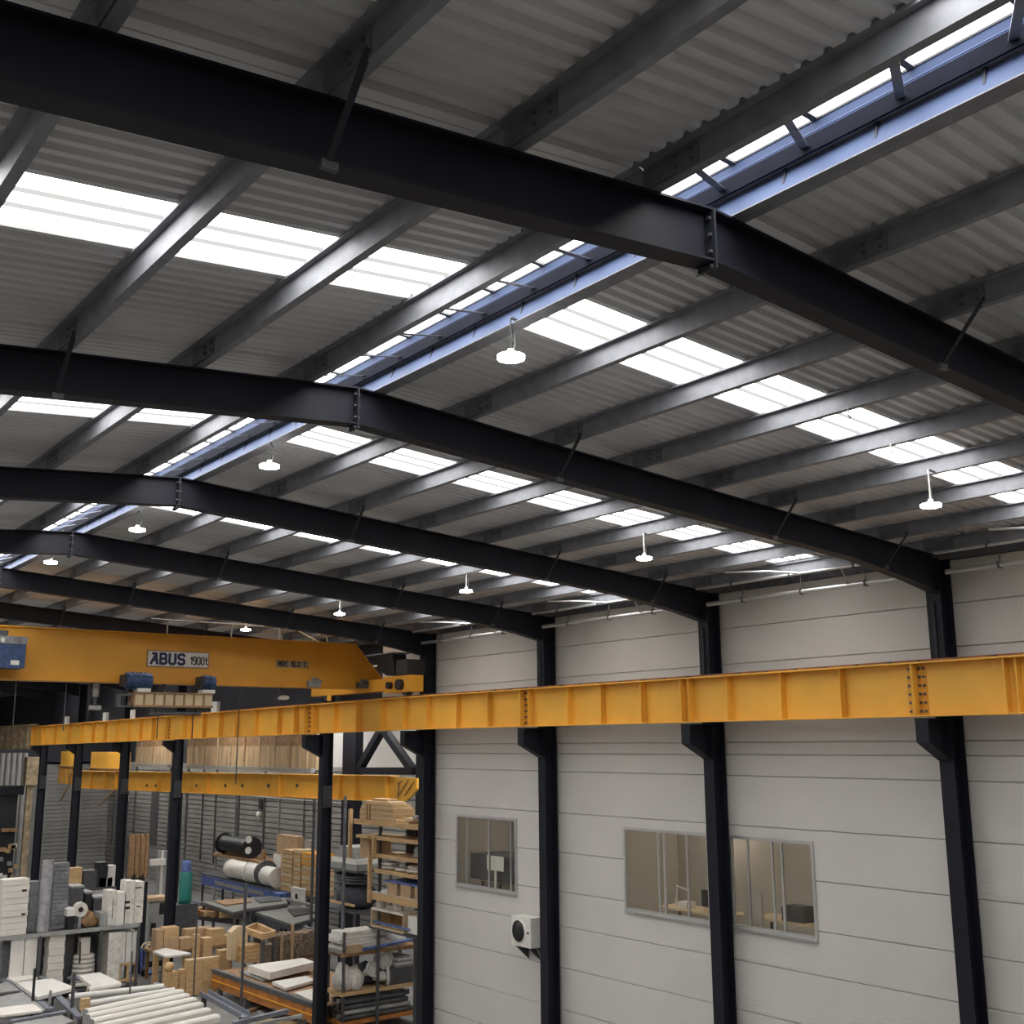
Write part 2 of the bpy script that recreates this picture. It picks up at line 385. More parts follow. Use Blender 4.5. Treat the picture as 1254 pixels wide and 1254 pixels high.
# ------------------------------------------------------------------ columns
def column(y, i, wallrow):
    t = thing('steel_column', ['dark steel column nearest the camera on the white wall, standing right of both offices', 'dark steel column on the white wall, overlapping the two lit windows',
        'dark steel column on the white wall, beside the fan unit', 'dark steel column at the far end of the white wall, beside the racking',
        'dark steel column in the open row, left of the storage racking', '',
        'dark steel column in the open row, behind the teal drum and wooden goods', 'dark steel column in the open row, behind the wrapped white bundles',
        'dark steel column in the open row, second from the left', 'dark steel column in the open row, leftmost'][i-1], 'column', (XC, y, 0), 'crane hall columns')
    w = .30; d0, d1 = XC-.20, XC+.20; tf = .022
    top = ztop(XC)-.02
    sh = MB()
    sh.box(d0, d0+tf, y-w/2, y+w/2, .03, top); sh.box(d1-tf, d1, y-w/2, y+w/2, .03, top); sh.box(d0+tf, d1-tf, y-.008, y+.008, .03, top)
    sh.build('shaft', steel, t)
    MB().box(d0-.08, d1+.08, y-w/2-.08, y+w/2+.08, 0, .03).build('base_plate', steel_edge, t)
    zt = 10.0 if i < 5 else 10.0-(y-30)*.0086
    br = MB(); x0 = 18.42 if i < 7 else 18.60; g_ = 0 if i < 7 else .24
    for (ya, yb) in ((y-.012, y+.012),):
        br.prism([(x0, 0, zt-.025), (x0, 0, zt-.44+g_), (d0-.05, 0, zt-.76+g_), (d0-.001, 0, zt-.76+g_), (d0-.001, 0, zt-.025)], (0, ya, 0), (0, yb, 0))
    br.box(x0-.02, d0-.001, y-.14, y+.14, zt-.025, zt-.003)
    br.box(x0-.012, x0, y-.13, y+.13, zt-.44+g_, zt-.025)
    br.prism([(x0, 0, zt-.44+g_), (d0-.03, 0, zt-.77+g_), (d0-.03, 0, zt-.75+g_), (x0, 0, zt-.42+g_)], (0, y-.13, 0), (0, y+.13, 0))
    b = br.build('crane_bracket', steel, t)
    for s_ in (-.09, .09):
        MB().tube((x0+.06, y+s_, zt-.06), (x0+.06, y+s_, zt-.02), .02, 6).build('bolt', greydk, b)
    if wallrow:
        MB().box(d0-.03, d0-.001, y-.02, y+.05, 11.05, ztop(XC)-.85).build('cable_strip', steel_edge, t)
    else:
        MB().box(d0+.03, d1-.03, y-w/2-.01, y-w/2+.10, zt-2.5, zt-1.75).build('junction_box', blacks, t)
for i, y in enumerate(YCOL):
    if y is not None and i >= 1: column(y, i, i <= 4)

# ------------------------------------------------------------------ right wall with window openings
WIN = [(25.80, 28.72, 5.57, 7.53), (18.60, 21.41, 5.63, 7.55), (15.67, 17.95, 5.65, 7.55)]
WYE = 30.4
def wall_right():
    ys = sorted({YB, 0.0, 6., 12., 18., 24., WYE} | {v for w in WIN for v in w[:2]})
    joints = [0, .96, 1.96, 2.93, 3.94, 4.95, 5.81, 6.79, 7.79, 8.86, 9.32, 9.59, 10.4, 11.33, 12.15, 12.98]
    zs = sorted(set(joints) | {v for w in WIN for v in w[2:]})
    mb = MB(); g = .016
    for (ya, yb) in zip(ys[:-1], ys[1:]):
        for (za, zb) in zip(zs[:-1], zs[1:]):
            if any(w[0]-1e-6 <= ya and yb <= w[1]+1e-6 and w[2]-1e-6 <= za and zb <= w[3]+1e-6 for w in WIN): continue
            a = za+(g if za in joints and za > 0 else 0); b = zb-(g if zb in joints else 0)
            mb.add([(XW, ya, a), (XW, ya, b), (XW, yb, b), (XW, yb, a)], [(0, 1, 2, 3)])
            if zb in joints:
                mb.add([(XW, ya, b), (XW+.04, ya, zb), (XW+.04, yb, zb), (XW, yb, b)], [(0, 1, 2, 3)])
            if za in joints and za > 0:
                mb.add([(XW+.04, ya, za), (XW, ya, a), (XW, yb, a), (XW+.04, yb, za)], [(0, 1, 2, 3)])
    mb.box(XW+.042, XW+.058, YB, WYE, 0, 4.5); mb.box(XW+.042, XW+.058, YB, WYE, 8.0, 13.0)
    for (ya, yb) in ((YB, 15.4), (21.6, 25.6), (29.0, WYE)): mb.box(XW+.042, XW+.058, ya, yb, 4.5, 8.0)
    return struct(mb.build('wall_right', wallm))
wall_right()
struct(MB().box(XW+.0, XW+.06, YB, 90, 12.98, 13.5).build('trim_1', galv_dark))
struct(MB().box(XW+.02, XW+.12, WYE, 33.2, 11.0, 13.0).build('wall_right', wallm))
struct(MB().box(XW+.15, XW+.25, 33.2, 95, 10.2, 13.6).build('wall_right', darkclad))
struct(MB().box(XW+.02, 31.5, WYE+.0, WYE+.12, 0, 10).build('wall_end', wallm))

# windows: frames, sliding sashes, panes, rooms behind
def window(n, w, bars, label):
    y0, y1, z0, z1 = w
    fr = MB(); x0, x1 = XW-.03, XW+.05; e = .05
    for a in ((y0-.02, y1+.02, z0-.02, z0+e), (y0-.02, y1+.02, z1-e, z1+.02)): fr.box(x0, x1, a[0], a[1], a[2], a[3])
    for a in ((y0-.02, y0+e), (y1-e, y1+.02)): fr.box(x0, x1, a[0], a[1], z0+e, z1-e)
    o = struct(fr.build('window_%d' % n, alum, None), label)
    for yb, wd in bars:
        MB().box(XW-.012, XW+.035, yb-wd/2, yb+wd/2, z0+e, z1-e).build('sash_bar', alum, o)
    MB().box(XW+.006, XW+.012, y0+e, y1-e, z0+e, z1-e).build('pane', glass, o)
    MB().box(XW-.07, XW-.03, y0-.02, y1+.02, z0-.06, z0-.01).build('sill', alum, o)
def wy(x, y): return P(x, y, X=XW).y
window(1, WIN[0], [(wy(599, 1045), .055), (wy(572, 1045), .05), (wy(626, 1075), .035)], 'office window left of the fan unit')
window(2, WIN[1], [(wy(814, 1060), .06), (wy(842, 1065), .055), (wy(807, 1065), .05)], 'office window left of the overlapping column')
window(3, WIN[2], [(wy(917, 1080), .05), (wy(947, 1080), .05), (wy(959, 1085), .05), ], 'office window right of the overlapping column')
def room(y0, y1, z0, z1, xd, name):
    mb = MB()
    x0 = XW+.06
    q = [((xd, y0, z0), (xd, y1, z0), (xd, y1, z1), (xd, y0, z1)), ((x0, y0, z0), (xd, y0, z0), (xd, y0, z1), (x0, y0, z1)),
         ((x0, y1, z0), (x0, y1, z1), (xd, y1, z1), (xd, y1, z0)), ((x0, y0, z0), (x0, y1, z0), (xd, y1, z0), (xd, y0, z0)),
         ((x0, y0, z1), (xd, y0, z1), (xd, y1, z1), (x0, y1, z1))]
    for f in q: mb.add(f, [(0, 1, 2, 3)])
    return struct(mb.build(name, officew))
room(14.6, 22.6, 4.75, 8.1, XW+3.0, 'wall_office')
room(24.7, 29.6, 4.75, 8.1, XW+2.6, 'wall_office')
def olamp(x, y, z, lab):
    t = thing('ceiling_lamp', lab, 'lamp', (x, y, z))
    MB().box(x-.09, x+.09, y-.6, y+.6, z+.03, z+.09).build('housing', whitep, t)
    MB().box(x-.07, x+.07, y-.58, y+.58, z, z+.03).build('diffuser', tube_e, t)
olamp(XW+2.2, 20.6, 8.0, 'office ceiling lamp inside the window left of the overlapping column')
olamp(XW+2.2, 17.0, 8.0, 'office ceiling lamp inside the window right of the overlapping column')
olamp(XW+2.0, 27.4, 8.0, 'added office ceiling lamp inside the window beside the fan unit')  # lamp added to brighten this office
# office contents
def desk(x0, x1, y0, y1, z, lab):
    t = thing('office_desk', lab, 'desk', ((x0+x1)/2, (y0+y1)/2, 4.76))
    MB().box(x0, x1, y0, y1, z-.04, z).build('desk_top', tan, t)
    for (a, b) in ((x0+.05, y0+.05), (x1-.1, y0+.05), (x0+.05, y1-.1), (x1-.1, y1-.1)):
        MB().box(a, a+.05, b, b+.05, 4.76, z-.04).build('leg', greydk, t)
desk(XW+.5, XW+1.3, 18.6, 20.9, 5.72, 'office desk inside the window left of the overlapping column')
desk(XW+.5, XW+1.3, 15.4, 18.0, 5.80, 'office desk inside the window right of the overlapping column')
desk(XW+.5, XW+1.3, 25.6, 28.3, 5.70, 'office desk inside the window beside the fan unit')
one('monitor', MB().box(XW+.85, XW+.92, 19.15, 19.7, 5.80, 6.18).box(XW+.84, XW+.93, 19.4, 19.46, 5.722, 5.82), blacks, 'black monitor on the desk inside the window left of the overlapping column', 'monitor')
one('desk_light', MB().path([(XW+.8, 20.5, 5.722), (XW+.8, 20.45, 6.2), (XW+.8, 20.0, 6.12)], .02, 6), whitep, 'white desk light with bent arm inside the left lit window', 'lamp')
one('paper_stack', MB().box(XW+.7, XW+1.0, 20.05, 20.35, 5.722, 5.86), whitep, 'pale box on the desk inside the left lit window', 'box')
one('storage_box', MB().box(XW+.6, XW+1.2, 15.45, 16.1, 5.802, 6.15), whitep, 'white box on the desk in the window right of the overlapping column', 'box')
one('office_printer', MB().box(XW+.6, XW+1.1, 16.5, 17.1, 5.802, 6.08).box(XW+.65, XW+1.0, 16.55, 17.05, 6.08, 6.12), greydk, 'dark printer on the desk in the window right of the overlapping column', 'printer')
one('office_chair_back', MB().box(XW+.35, XW+.42, 17.45, 17.95, 5.2, 6.35).tube((XW+.4, 17.7, 4.76), (XW+.4, 17.7, 5.25), .04), officew, 'pale chair back inside the window right of the overlapping column', 'chair')
one('notice_sheet', MB().box(XW+.25, XW+.26, 26.75, 27.55, 6.05, 6.45).box(XW+.255, XW+.275, 27.1, 27.2, 5.0, 6.05), whitep, 'white notice board inside the window beside the fan unit', 'board')
one('dark_machine', MB().box(XW+.4, XW+1.6, 25.2, 28.6, 5.72, 6.42).box(XW+.5, XW+1.4, 25.6, 26.6, 6.42, 6.6), greydk, 'dark machine low inside the window beside the fan unit', 'machine')
# fan unit
ay0, ay1, az0, az1 = 24.55, 25.85, 4.35, 5.10
t = thing('fan_unit', 'white boxed fan unit on the wall, left of the third column, with dark round grille', 'air conditioner', (XW-.3, 25.2, 4.35))
cx = XW-.46
MB().box(cx, XW-.05, 24.62, 25.45, az0, az1).build('casing', whitep, t)
MB().lathe((cx-.001, 25.12, 4.73), [(.30, 0), (.30, -.03), (.27, -.03)], (1, 0, 0), 28).build('grille_ring', cream, t)
MB().lathe((cx-.006, 25.12, 4.73), [(.27, 0), (.27, -.012), (.05, -.02), (0, -.02)], (1, 0, 0), 28).build('fan_grille', blacks, t)
MB().tube((cx-.012, 24.73, 4.72), (cx+.01, 24.73, 4.72), .035, 12).build('cable_gland', blacks, t)
for yy in (24.75, 25.3):
    MB().prism([(XW-.012, 0, 3.98), (XW-.012, 0, 4.345), (cx+.02, 0, 4.345)], (0, yy-.02, 0), (0, yy+.02, 0)).build('wall_bracket', greydk, t)
MB().path([(XW-.2, 24.7, 4.36), (XW-.1, 24.66, 4.1), (XW-.04, 24.62, 3.9), (XW-.04, 24.62, .1)], .022, 6).build('drain_pipe', greyp, t)
# small items low on the wall
one('wall_box', MB().box(XW-.35, XW-.01, 28.55, 29.5, .62, .93).box(XW-.2, XW-.1, 29.1, 29.25, .93, 1.28), tan, 'beige box with dark post low on the far wall end', 'box')
# eaves conduits
pi = 0
for b in range(1, 5):
    ya, yb = YF[b-1]+.35, YF[b]-.35
    for (x, z, r, nm) in ((18.95, 12.66, .05, 'lower'), (18.6, 12.98, .032, 'upper')):
        zz = z
        t = thing('eaves_pipe', '%s grey pipe along the right eaves between the %s and %s portal beams' % (nm, ORD[b-1], ORD[b]), 'pipe', (x, (ya+yb)/2, zz), 'eaves pipes')
        MB().tube((x, ya, zz), (x, yb, zz), r, 10).build('pipe', alum, t)
        for q in (.2, .5, .8):
            yq = ya+(yb-ya)*q
            h = MB().path([(x, yq, zz), (x+.02, yq, ztop(x)+.05)], .014, 5); h.box(x-r-.01, x+r+.01, yq-.02, yq+.02, zz-r-.01, zz+r+.01); h.build('pipe_hanger', greydk, t)
    yq = ya+(yb-ya)*.45
    one('branch_pipe', MB().path([(18.62, yq, 12.99), (18.2, yq+.5, 13.05), (17.9, yq+1.4, 13.12)], .026, 6).path([(18.62, yq-1, 12.98), (18.75, yq-1, 12.8), (18.93, yq-.9, 12.68)], .02, 6), alum, 'thin branch pipe at the eaves between the %s and %s portal beams' % (ORD[b-1], ORD[b]), 'pipe')

# ------------------------------------------------------------------ crane runway on the right
XG = 18.72
STF = [[-2.5, -1, .5, 2, 3.5, 5, 6.5, 8., 9.2, 10.34, 10.56], [13.97, 15.44, 16.91, 18.05, 18.30, 19.6, 21.01, 22.28, 23.9], [25.73, 27.26, 28.84, 30.17, 31.49, 33.08, 34.61, 36.14],
       [37.6, 38.92, 40.94, 42.68, 44.32, 46.0, 47.46, 48.16], [52.0, 53.65, 55.36, 57.04, 58.93, 60.78, 62.73, 64.95, 67.64, 70.15]]
ENDS = [-4, 12.36, 24.25, 36.75, 50.24, 72.4]
def gz(y):      # (bottom, top)
    if y <= 30: return (10.03, 11.02)
    return (10.03-(y-30)*.0086, 11.02-(y-30)*.0062)
for g in range(5):
    ya, yb = ENDS[g]+.004, ENDS[g+1]-.004
    t = thing('crane_runway_girder', 'yellow crane runway girder on the right wall row, %s section from the camera' % ORD[g], 'crane girder', (XG, (ya+yb)/2, 10.0), 'yellow runway girders')
    mb = MB()
    parts = [ya, yb] if yb <= 30 or ya >= 30 else [ya, 30, yb]
    for (p, q) in zip(parts[:-1], parts[1:]):
        (b0, t0), (b1, t1) = gz(p), gz(q)
        for (xa, xb, lo0, hi0, lo1, hi1) in ((XG-.20, XG+.20, b0, b0+.025, b1, b1+.025), (XG-.22, XG+.22, t0-.03, t0, t1-.03, t1), (XG-.01, XG+.01, b0+.025, t0-.03, b1+.025, t1-.03)):
            mb.add([(xa, p, lo0), (xb, p, lo0), (xb, p, hi0), (xa, p, hi0), (xa, q, lo1), (xb, q, lo1), (xb, q, hi1), (xa, q, hi1)],
                   [(0, 1, 2, 3), (7, 6, 5, 4), (0, 4, 5, 1), (1, 5, 6, 2), (2, 6, 7, 3), (3, 7, 4, 0)])
    mb.build('girder_section', yellow, t)
    for y in STF[g]:
        b0, t0 = gz(y); MB().box(XG-.18, XG-.0105, y-.012, y+.012, b0+.026, t0-.031).build('stiffener', yellow, t)
    for y in (ya, yb):
        s_ = 1 if y == ya else -1; b0, t0 = gz(y)
        ep = MB().box(XG-.19, XG-.0105, y, y+s_*.02, b0+.026, t0-.031).build('end_plate', yellow, t)
        if g < 4 or y == ya:
            pl = MB().box(XG-.022, XG-.0105, y+s_*.03, y+s_*.20, b0+.04, t0-.05).build('splice_plate', amber, t)
            for kz in range(6):
                for yy in ((y+s_*.075,) if g > 2 else (y+s_*.06, y+s_*.15)):
                    MB().tube((XG-.05, yy, b0+.10+kz*.155), (XG-.022, yy, b0+.10+kz*.155), .028 if g < 3 else .035, 6).build('bolt', greydk, pl)
    rl = MB()
    for (p, q) in zip(parts[:-1], parts[1:]):
        t0, t1 = gz(p)[1], gz(q)[1]
        rl.add([(XG-.03, p, t0), (XG+.03, p, t0), (XG+.03, p, t0+.05), (XG-.03, p, t0+.05), (XG-.03, q, t1), (XG+.03, q, t1), (XG+.03, q, t1+.05), (XG-.03, q, t1+.05)],
               [(0, 1, 2, 3), (7, 6, 5, 4), (0, 4, 5, 1), (1, 5, 6, 2), (2, 6, 7, 3), (3, 7, 4, 0)])
    rl.build('crane_rail', redbr, t)
    y = ya+.5; k = 0
    while y < min(yb, 36) and y > -10:
        tt = gz(y)[1]
        MB().box(XG-.16, XG-.05, y-.03, y+.03, tt, tt+.03).build('rail_clip', greydk, t); y += .75
# junction boxes along the far runway
for i, (x, y) in enumerate([(85, 884), (133, 880), (166, 878), (268, 868)]):
    p = P(x, y, X=XG); tt = gz(p.y)[1]; w = .28 if i != 2 else .18
    one('junction_box', MB().box(XG-.21, XG-.08, p.y-w, p.y+w, tt+.001, tt+.42), whitep, 'white junction box on top of the far yellow runway, %s from the left' % ['first', 'second', 'third', 'fourth'][i], 'box', 'runway junction boxes')
# unpainted beige girder past the yellow runway
t = thing('beige_girder', 'dirty beige girder continuing past the left end of the yellow runway', 'crane girder', (XG, 80, 9.5))
mb = MB(); ya, yb = 72.6, 92
mb.box(XG-.25, XG+.25, ya, yb, 9.44, 9.5); mb.box(XG-.25, XG+.25, ya, yb, 10.85, 10.92); mb.box(XG-.02, XG+.02, ya, yb, 9.5, 10.85)
mb.build('girder_section', dirty, t)
MB().box(XG-.2, XG+.2, 81.8, 82.2, 0, 9.44).build('support_leg', steel, t)
for k in range(9): MB().box(XG-.23, XG-.02, 73.2+k*1.6-.03, 73.2+k*1.6+.03, 9.5, 10.85).build('stiffener', dirty, t)

# ------------------------------------------------------------------ text helper
GL = {'A': [[(0, 0), (.5, 1), (.62, 0)], [(.2, .34), (.6, .34)], [(.16, 1), (.5, 1)]],
      'B': [[(0, 0), (0, 1), (.42, 1), (.56, .88), (.56, .64), (.42, .52), (0, .52)], [(.42, .52), (.6, .38), (.6, .12), (.44, 0), (0, 0)]],
      'U': [[(0, 1), (0, .16), (.14, 0), (.46, 0), (.6, .16), (.6, 1)]], 'S': [[(.6, .86), (.46, 1), (.14, 1), (0, .86), (0, .64), (.14, .52), (.46, .48), (.6, .36), (.6, .14), (.46, 0), (.14, 0), (0, .14)]],
      '1': [[(.08, .78), (.3, 1), (.3, 0)]], '9': [[(.56, .5), (.12, .5), (0, .62), (0, .88), (.12, 1), (.44, 1), (.56, .88), (.56, .14), (.42, 0), (.06, 0)]],
      '0': [[(.14, 0), (0, .16), (0, .84), (.14, 1), (.44, 1), (.56, .84), (.56, .16), (.44, 0), (.14, 0)]], 't': [[(.2, 1), (.2, .12), (.32, 0), (.46, 0)], [(0, .66), (.46, .66)]],
      'M': [[(0, 0), (0, 1), (.32, .4), (.64, 1), (.64, 0)]], 'R': [[(0, 0), (0, 1), (.44, 1), (.58, .88), (.58, .62), (.44, .5), (0, .5)], [(.3, .5), (.6, 0)]],
      'C': [[(.6, .84), (.46, 1), (.14, 1), (0, .84), (0, .16), (.14, 0), (.46, 0), (.6, .16)]], '.': [[(.1, 0), (.1, .1)]], 'T': [[(0, 1), (.64, 1)], [(.32, 1), (.32, 0)]]}
def text(word, h, loc, m, parent, th, gap=.3, xs=1.):
    """raised lettering, one mesh per letter, facing the camera side of the bridge"""
    x = loc[0]
    for ch in word:
        if ch == ' ': x += h*.45*xs; continue
        mb = MB(); d = 0
        for st_ in GL[ch]:
            for (a, b) in zip(st_[:-1], st_[1:]):
                p = Vector((x+a[0]*h*xs, loc[1]-d, loc[2]+(a[1]-.5)*h)); q = Vector((x+b[0]*h*xs, loc[1]-d, loc[2]+(b[1]-.5)*h))
                u_ = (q-p).normalized()*th*.35; d += .0004
                mb.bar(p-u_, q+u_, .008, th, (0, 1, 0)) if False else mb.bar(p-u_, q+u_, th, .008, (0, 1, 0))
        mb.build('letter', m, parent)
        w_ = max(p[0] for st_ in GL[ch] for p in st_); x += (w_+gap)*h*xs

# ------------------------------------------------------------------ bridge crane
YBR = 32.5
BR = thing('overhead_crane', 'amber overhead bridge crane girder spanning the hall above the runway', 'crane', (13, YBR+.3, 11.2))
mb = MB()
mb.prism([(XLW+1, 0, 11.40), (19.30, 0, 11.40), (19.30, 0, 11.50), (18.10, 0, 12.76), (XLW+1, 0, 12.76)], (0, YBR, 0), (0, YBR+.55, 0))
mb.build('box_girder', amber, BR)
mb = MB(); mb.box(XLW+1, 18.10, YBR-.09, YBR+.64, 12.765, 12.80); mb.build('top_flange', amber, BR)
MB().prism([(18.10, 0, 12.765), (18.12, 0, 12.80), (19.36, 0, 11.51), (19.30, 0, 11.49)], (0, YBR-.06, 0), (0, YBR+.61, 0)).build('end_flange', amber, BR)
MB().box(XLW+1, 19.34, YBR-.09, YBR+.64, 11.36, 11.395).build('bottom_flange', amber, BR)
MB().box(19.305, 19.37, YBR-.03, YBR+.58, 11.36, 11.52).build('end_cap', tan, BR)
def bx(x, y): p = P(x, y, Y=YBR); return p
# maker's sign
p0, p1 = bx(180, 815), bx(255, 800)
sg = MB().box(p0.x, p1.x, YBR-.03, YBR-.002, 11.855, 12.29).build('sign_plate', whitep, BR)
sb = MB()
for a in ((p0.x-.02, p1.x+.02, 11.835, 11.86), (p0.x-.02, p1.x+.02, 12.285, 12.31), (p0.x-.02, p0.x+.005, 11.86, 12.285), (p1.x-.005, p1.x+.02, 11.86, 12.285)):
    sb.box(a[0], a[1], YBR-.035, YBR-.003, a[2], a[3])
sb.build('sign_border', wooddk, sg)
navy = mat('navy_lettering', (.012, .018, .075), .5)
text('ABUS', .285, (p0.x+.10, YBR-.036, 12.075), navy, sg, .075, .34)
text('1900t', .21, (p0.x+1.27, YBR-.036, 12.05), blacks, sg, .032, .26, .72)
q0, q1 = bx(338, 819), bx(378, 808)
rp_ = MB().box(q0.x, q1.x, YBR-.02, YBR-.002, 11.95, 12.175).build('rating_plate', dirty, BR)
text('MRC 10.0 T', .14, (q0.x+.06, YBR-.027, 12.062), blacks, rp_, .03, .3, .95)
# end carriage on the rail
zc = 11.075
MB().box(XG-.22, XG+.22, 31.2, 36.2, zc+.17, zc+.55).box(XG-.26, XG+.26, 29.7, 31.199, zc+.10, zc+.60).build('end_carriage', amber, BR)
for y in (30.2, 35.3):
    MB().tube((XG-.1, y, zc+.23), (XG+.1, y, zc+.23), .23, 18).build('wheel', greydk, BR)
for (y, r) in ((30.15, .17), (30.75, .11)):
    MB().tube((XG-.40, y, zc+.32), (XG-.24, y, zc+.32), r, 16).build('drive_hub', blacks, BR)
MB().box(XG-.3, XG+.35, 29.75, 30.4, zc+.62, zc+1.08).build('control_box', blacks, BR)
MB().prism([(XG-.45, 30.4, 12.35), (XG-.45, 31.9, 12.22), (XG-.2, 31.15, 11.72), (XG-.2, 30.6, 11.72)], (0, 0, 0), (.5, 0, 0)).build('control_cabinet', blacks, BR)
MB().box(XG-.5, XG+.15, 30.35, 31.95, 12.36, 12.40).build('cabinet_lid', galv_dark, BR)
MB().box(XG-.46, XG-.452, 31.3, 31.55, 12.0, 12.06).build('indicator_label', whitep, BR)
lw = P(409, 859, X=XG)
MB().box(XG-.26, XG-.20, 34.75, 34.95, zc-.02, zc+.20).build('rail_sweep', yellow, BR)
# fittings on the bottom flange
for k, (x, y) in enumerate([(381, 834), (441, 838)]):
    p = bx(x, y); o = MB(); o.box(p.x-.2, p.x+.2, YBR-.28, YBR-.095, 11.37, 11.56); o.tube((p.x-.1, YBR-.3, 11.60), (p.x+.22, YBR-.2, 11.52), .08, 10)
    o.build('flange_buffer', [greyp, greydk][k], BR)
# pipes and rails above the bridge
pr = MB(); pr.path([(11.5, YBR+.3, 13.25), (15.9, YBR+.3, 13.22), (17.2, YBR+.3, 13.10), (17.3, YBR+.3, 12.80)], .02, 6)
pr.path([(16.1, YBR+.3, 13.20), (17.0, YBR+.3, 12.82)], .025, 6)
for x in (12., 14.0, 15.6): pr.tube((x, YBR+.3, 12.80), (x, YBR+.3, 13.24), .02, 6)
pr.build('cable_rail', greydk, BR)
# blue hoist at the left
HO = thing('hoist', 'dark blue hoist housing on the bridge crane at the left edge', 'hoist', (7.2, 31.9, 11.5))
a, b = P(0, 822, Y=31.7), P(33, 781, Y=31.7)
hx1 = b.x
MB().box(hx1-1.9, hx1, 31.7, 32.38, 11.62, 12.24).build('housing', bluedk, HO)
MB().box(hx1-1.9, hx1+.02, 31.68, 32.39, 12.245, 12.45).build('drum_cover', filmdk, HO)
for k in range(5): MB().box(hx1-.12-k*.3, hx1-.05-k*.3, 31.66, 31.679, 12.27, 12.42).build('rib', greyp, HO)
MB().box(hx1-.36, hx1-.15, 31.68, 31.698, 11.70, 11.82).build('label_plate', whitep, HO)
MB().box(hx1-.95, hx1-.55, 31.66, 31.679, 12.28, 12.40).build('label_plate', whitep, HO)
MB().tube((hx1-.85, 31.8, 11.55), (hx1-.85, 32.2, 11.55), .12, 14).build('rope_wheel', blacks, HO)
MB().box(hx1-1.2, hx1-.4, 32.0, 32.40, 12.46, 12.62).build('hanger', greydk, HO)
# trolley with beige panels slung below
TR = thing('crane_trolley', 'beige panelled trolley frame with two blue motors below the bridge crane', 'crane trolley', (12.2, 32, 10.7))
yt = 31.75
x0, x1 = P(165, 850, Y=yt).x, P(262, 850, Y=yt).x
zt0, zt1 = P(210, 866, Y=yt).z, P(210, 848, Y=yt).z
MB().box(x0, x1, yt, yt+.5, zt0, zt0+.05).box(x0, x1, yt, yt+.5, zt1-.05, zt1).build('frame_rail', wooddk, TR)
n = 8
for k in range(n):
    xa = x0+(x1-x0)*k/n
    MB().box(xa+.025, xa+(x1-x0)/n-.025, yt+.04, yt+.46, zt0+.05, zt1-.05).build('side_panel', tan, TR)
    MB().box(xa-.02, xa+.02, yt-.005, yt+.5, zt0+.051, zt1-.051).build('frame_post', wooddk, TR)
xl = P(148, 850, Y=yt).x
MB().box(xl, x0-.02, yt+.1, yt+.4, zt0, zt0+.04).box(xl, x0-.02, yt+.1, yt+.4, zt1-.1, zt1-.06).box(xl, xl+.04, yt+.1, yt+.4, zt0+.04, zt1-.1).build('end_frame', greydk, TR)
for (xa, xb, yy0, yy1) in ((152, 190, 845, 822), (246, 268, 845, 826)):
    pa, pb = P(xa, yy0, Y=yt), P(xb, yy1, Y=yt)
    m_ = MB(); r = (pb.z-pa.z)/2*.85; zc_ = (pa.z+pb.z)/2
    m_.tube((pa.x+.1, yt+.25, zc_), (pb.x-.03, yt+.25, zc_), r, 16)
    for k in range(5): xx = pa.x+.15+k*(pb.x-pa.x-.25)/5; m_.tube((xx, yt+.25, zc_), (xx+.03, yt+.25, zc_), r*1.1, 16)
    mo = m_.build('motor', bluedk, TR)
    MB().box(pa.x, pa.x+.14, yt+.05, yt+.45, zc_-.15, zc_+.16).build('gearbox', blacks, mo)
    MB().box(pb.x-.45, pb.x-.08, yt+.02, yt+.4, zt1+.001, zt1+.10).build('motor_foot', whitep, mo)
for xx in (x0+.1, (x0+x1)/2, x1-.1):
    MB().box(xx-.03, xx+.03, yt+.3, YBR+.2, zt1, zt1+.03).box(xx-.03, xx+.03, YBR+.1, YBR+.2, zt1+.03, 11.36).build('hanger', greydk, TR)
MB().tube((x0+.5, yt+.2, zt0-.17), (x1-.3, yt+.2, zt0-.17), .05, 8).box(x0+.55, x0+.6, yt+.15, yt+.25, zt0-.2, zt0).box(x1-.4, x1-.35, yt+.15, yt+.25, zt0-.2, zt0).build('cable_bar', greydk, TR)
# hook block hanging from the bridge
hk = P(118, 840, Y=YBR+.3)
t = thing('hook_block', 'grey telescopic hook mast hanging from the bridge crane, left of the trolley', 'crane hook', (hk.x, YBR+.3, 10.5))
MB().tube((hk.x, YBR+.3, 10.96), (hk.x, YBR+.3, 11.375), .09, 12).build('mast', greyp, t)
MB().tube((hk.x, YBR+.3, 10.72), (hk.x, YBR+.3, 10.96), .05, 10).build('inner_tube', greydk, t)
MB().tube((hk.x-.16, YBR+.3, 10.66), (hk.x+.16, YBR+.3, 10.66), .07, 10).build('cross_block', alum, t)
hk = P(343, 852, Y=YBR+.3)
t = thing('hook_block', 'pale hook with twin lobes hanging under the bridge crane, right of the rating plate edge', 'crane hook', (hk.x, YBR+.3, 10.9))
MB().tube((hk.x, YBR+.3, 11.12), (hk.x, YBR+.3, 11.375), .03, 8).build('rope', greydk, t)
MB().blob((hk.x+.12, YBR+.3, 11.03), .2, .12, .08, 3).build('block', whitep, t)
MB().path([(hk.x, YBR+.3, 11.1), (hk.x-.18, YBR+.3, 11.02), (hk.x-.1, YBR+.3, 10.92), (hk.x+.05, YBR+.3, 10.95)], .04, 8).build('hook', greydk, t)

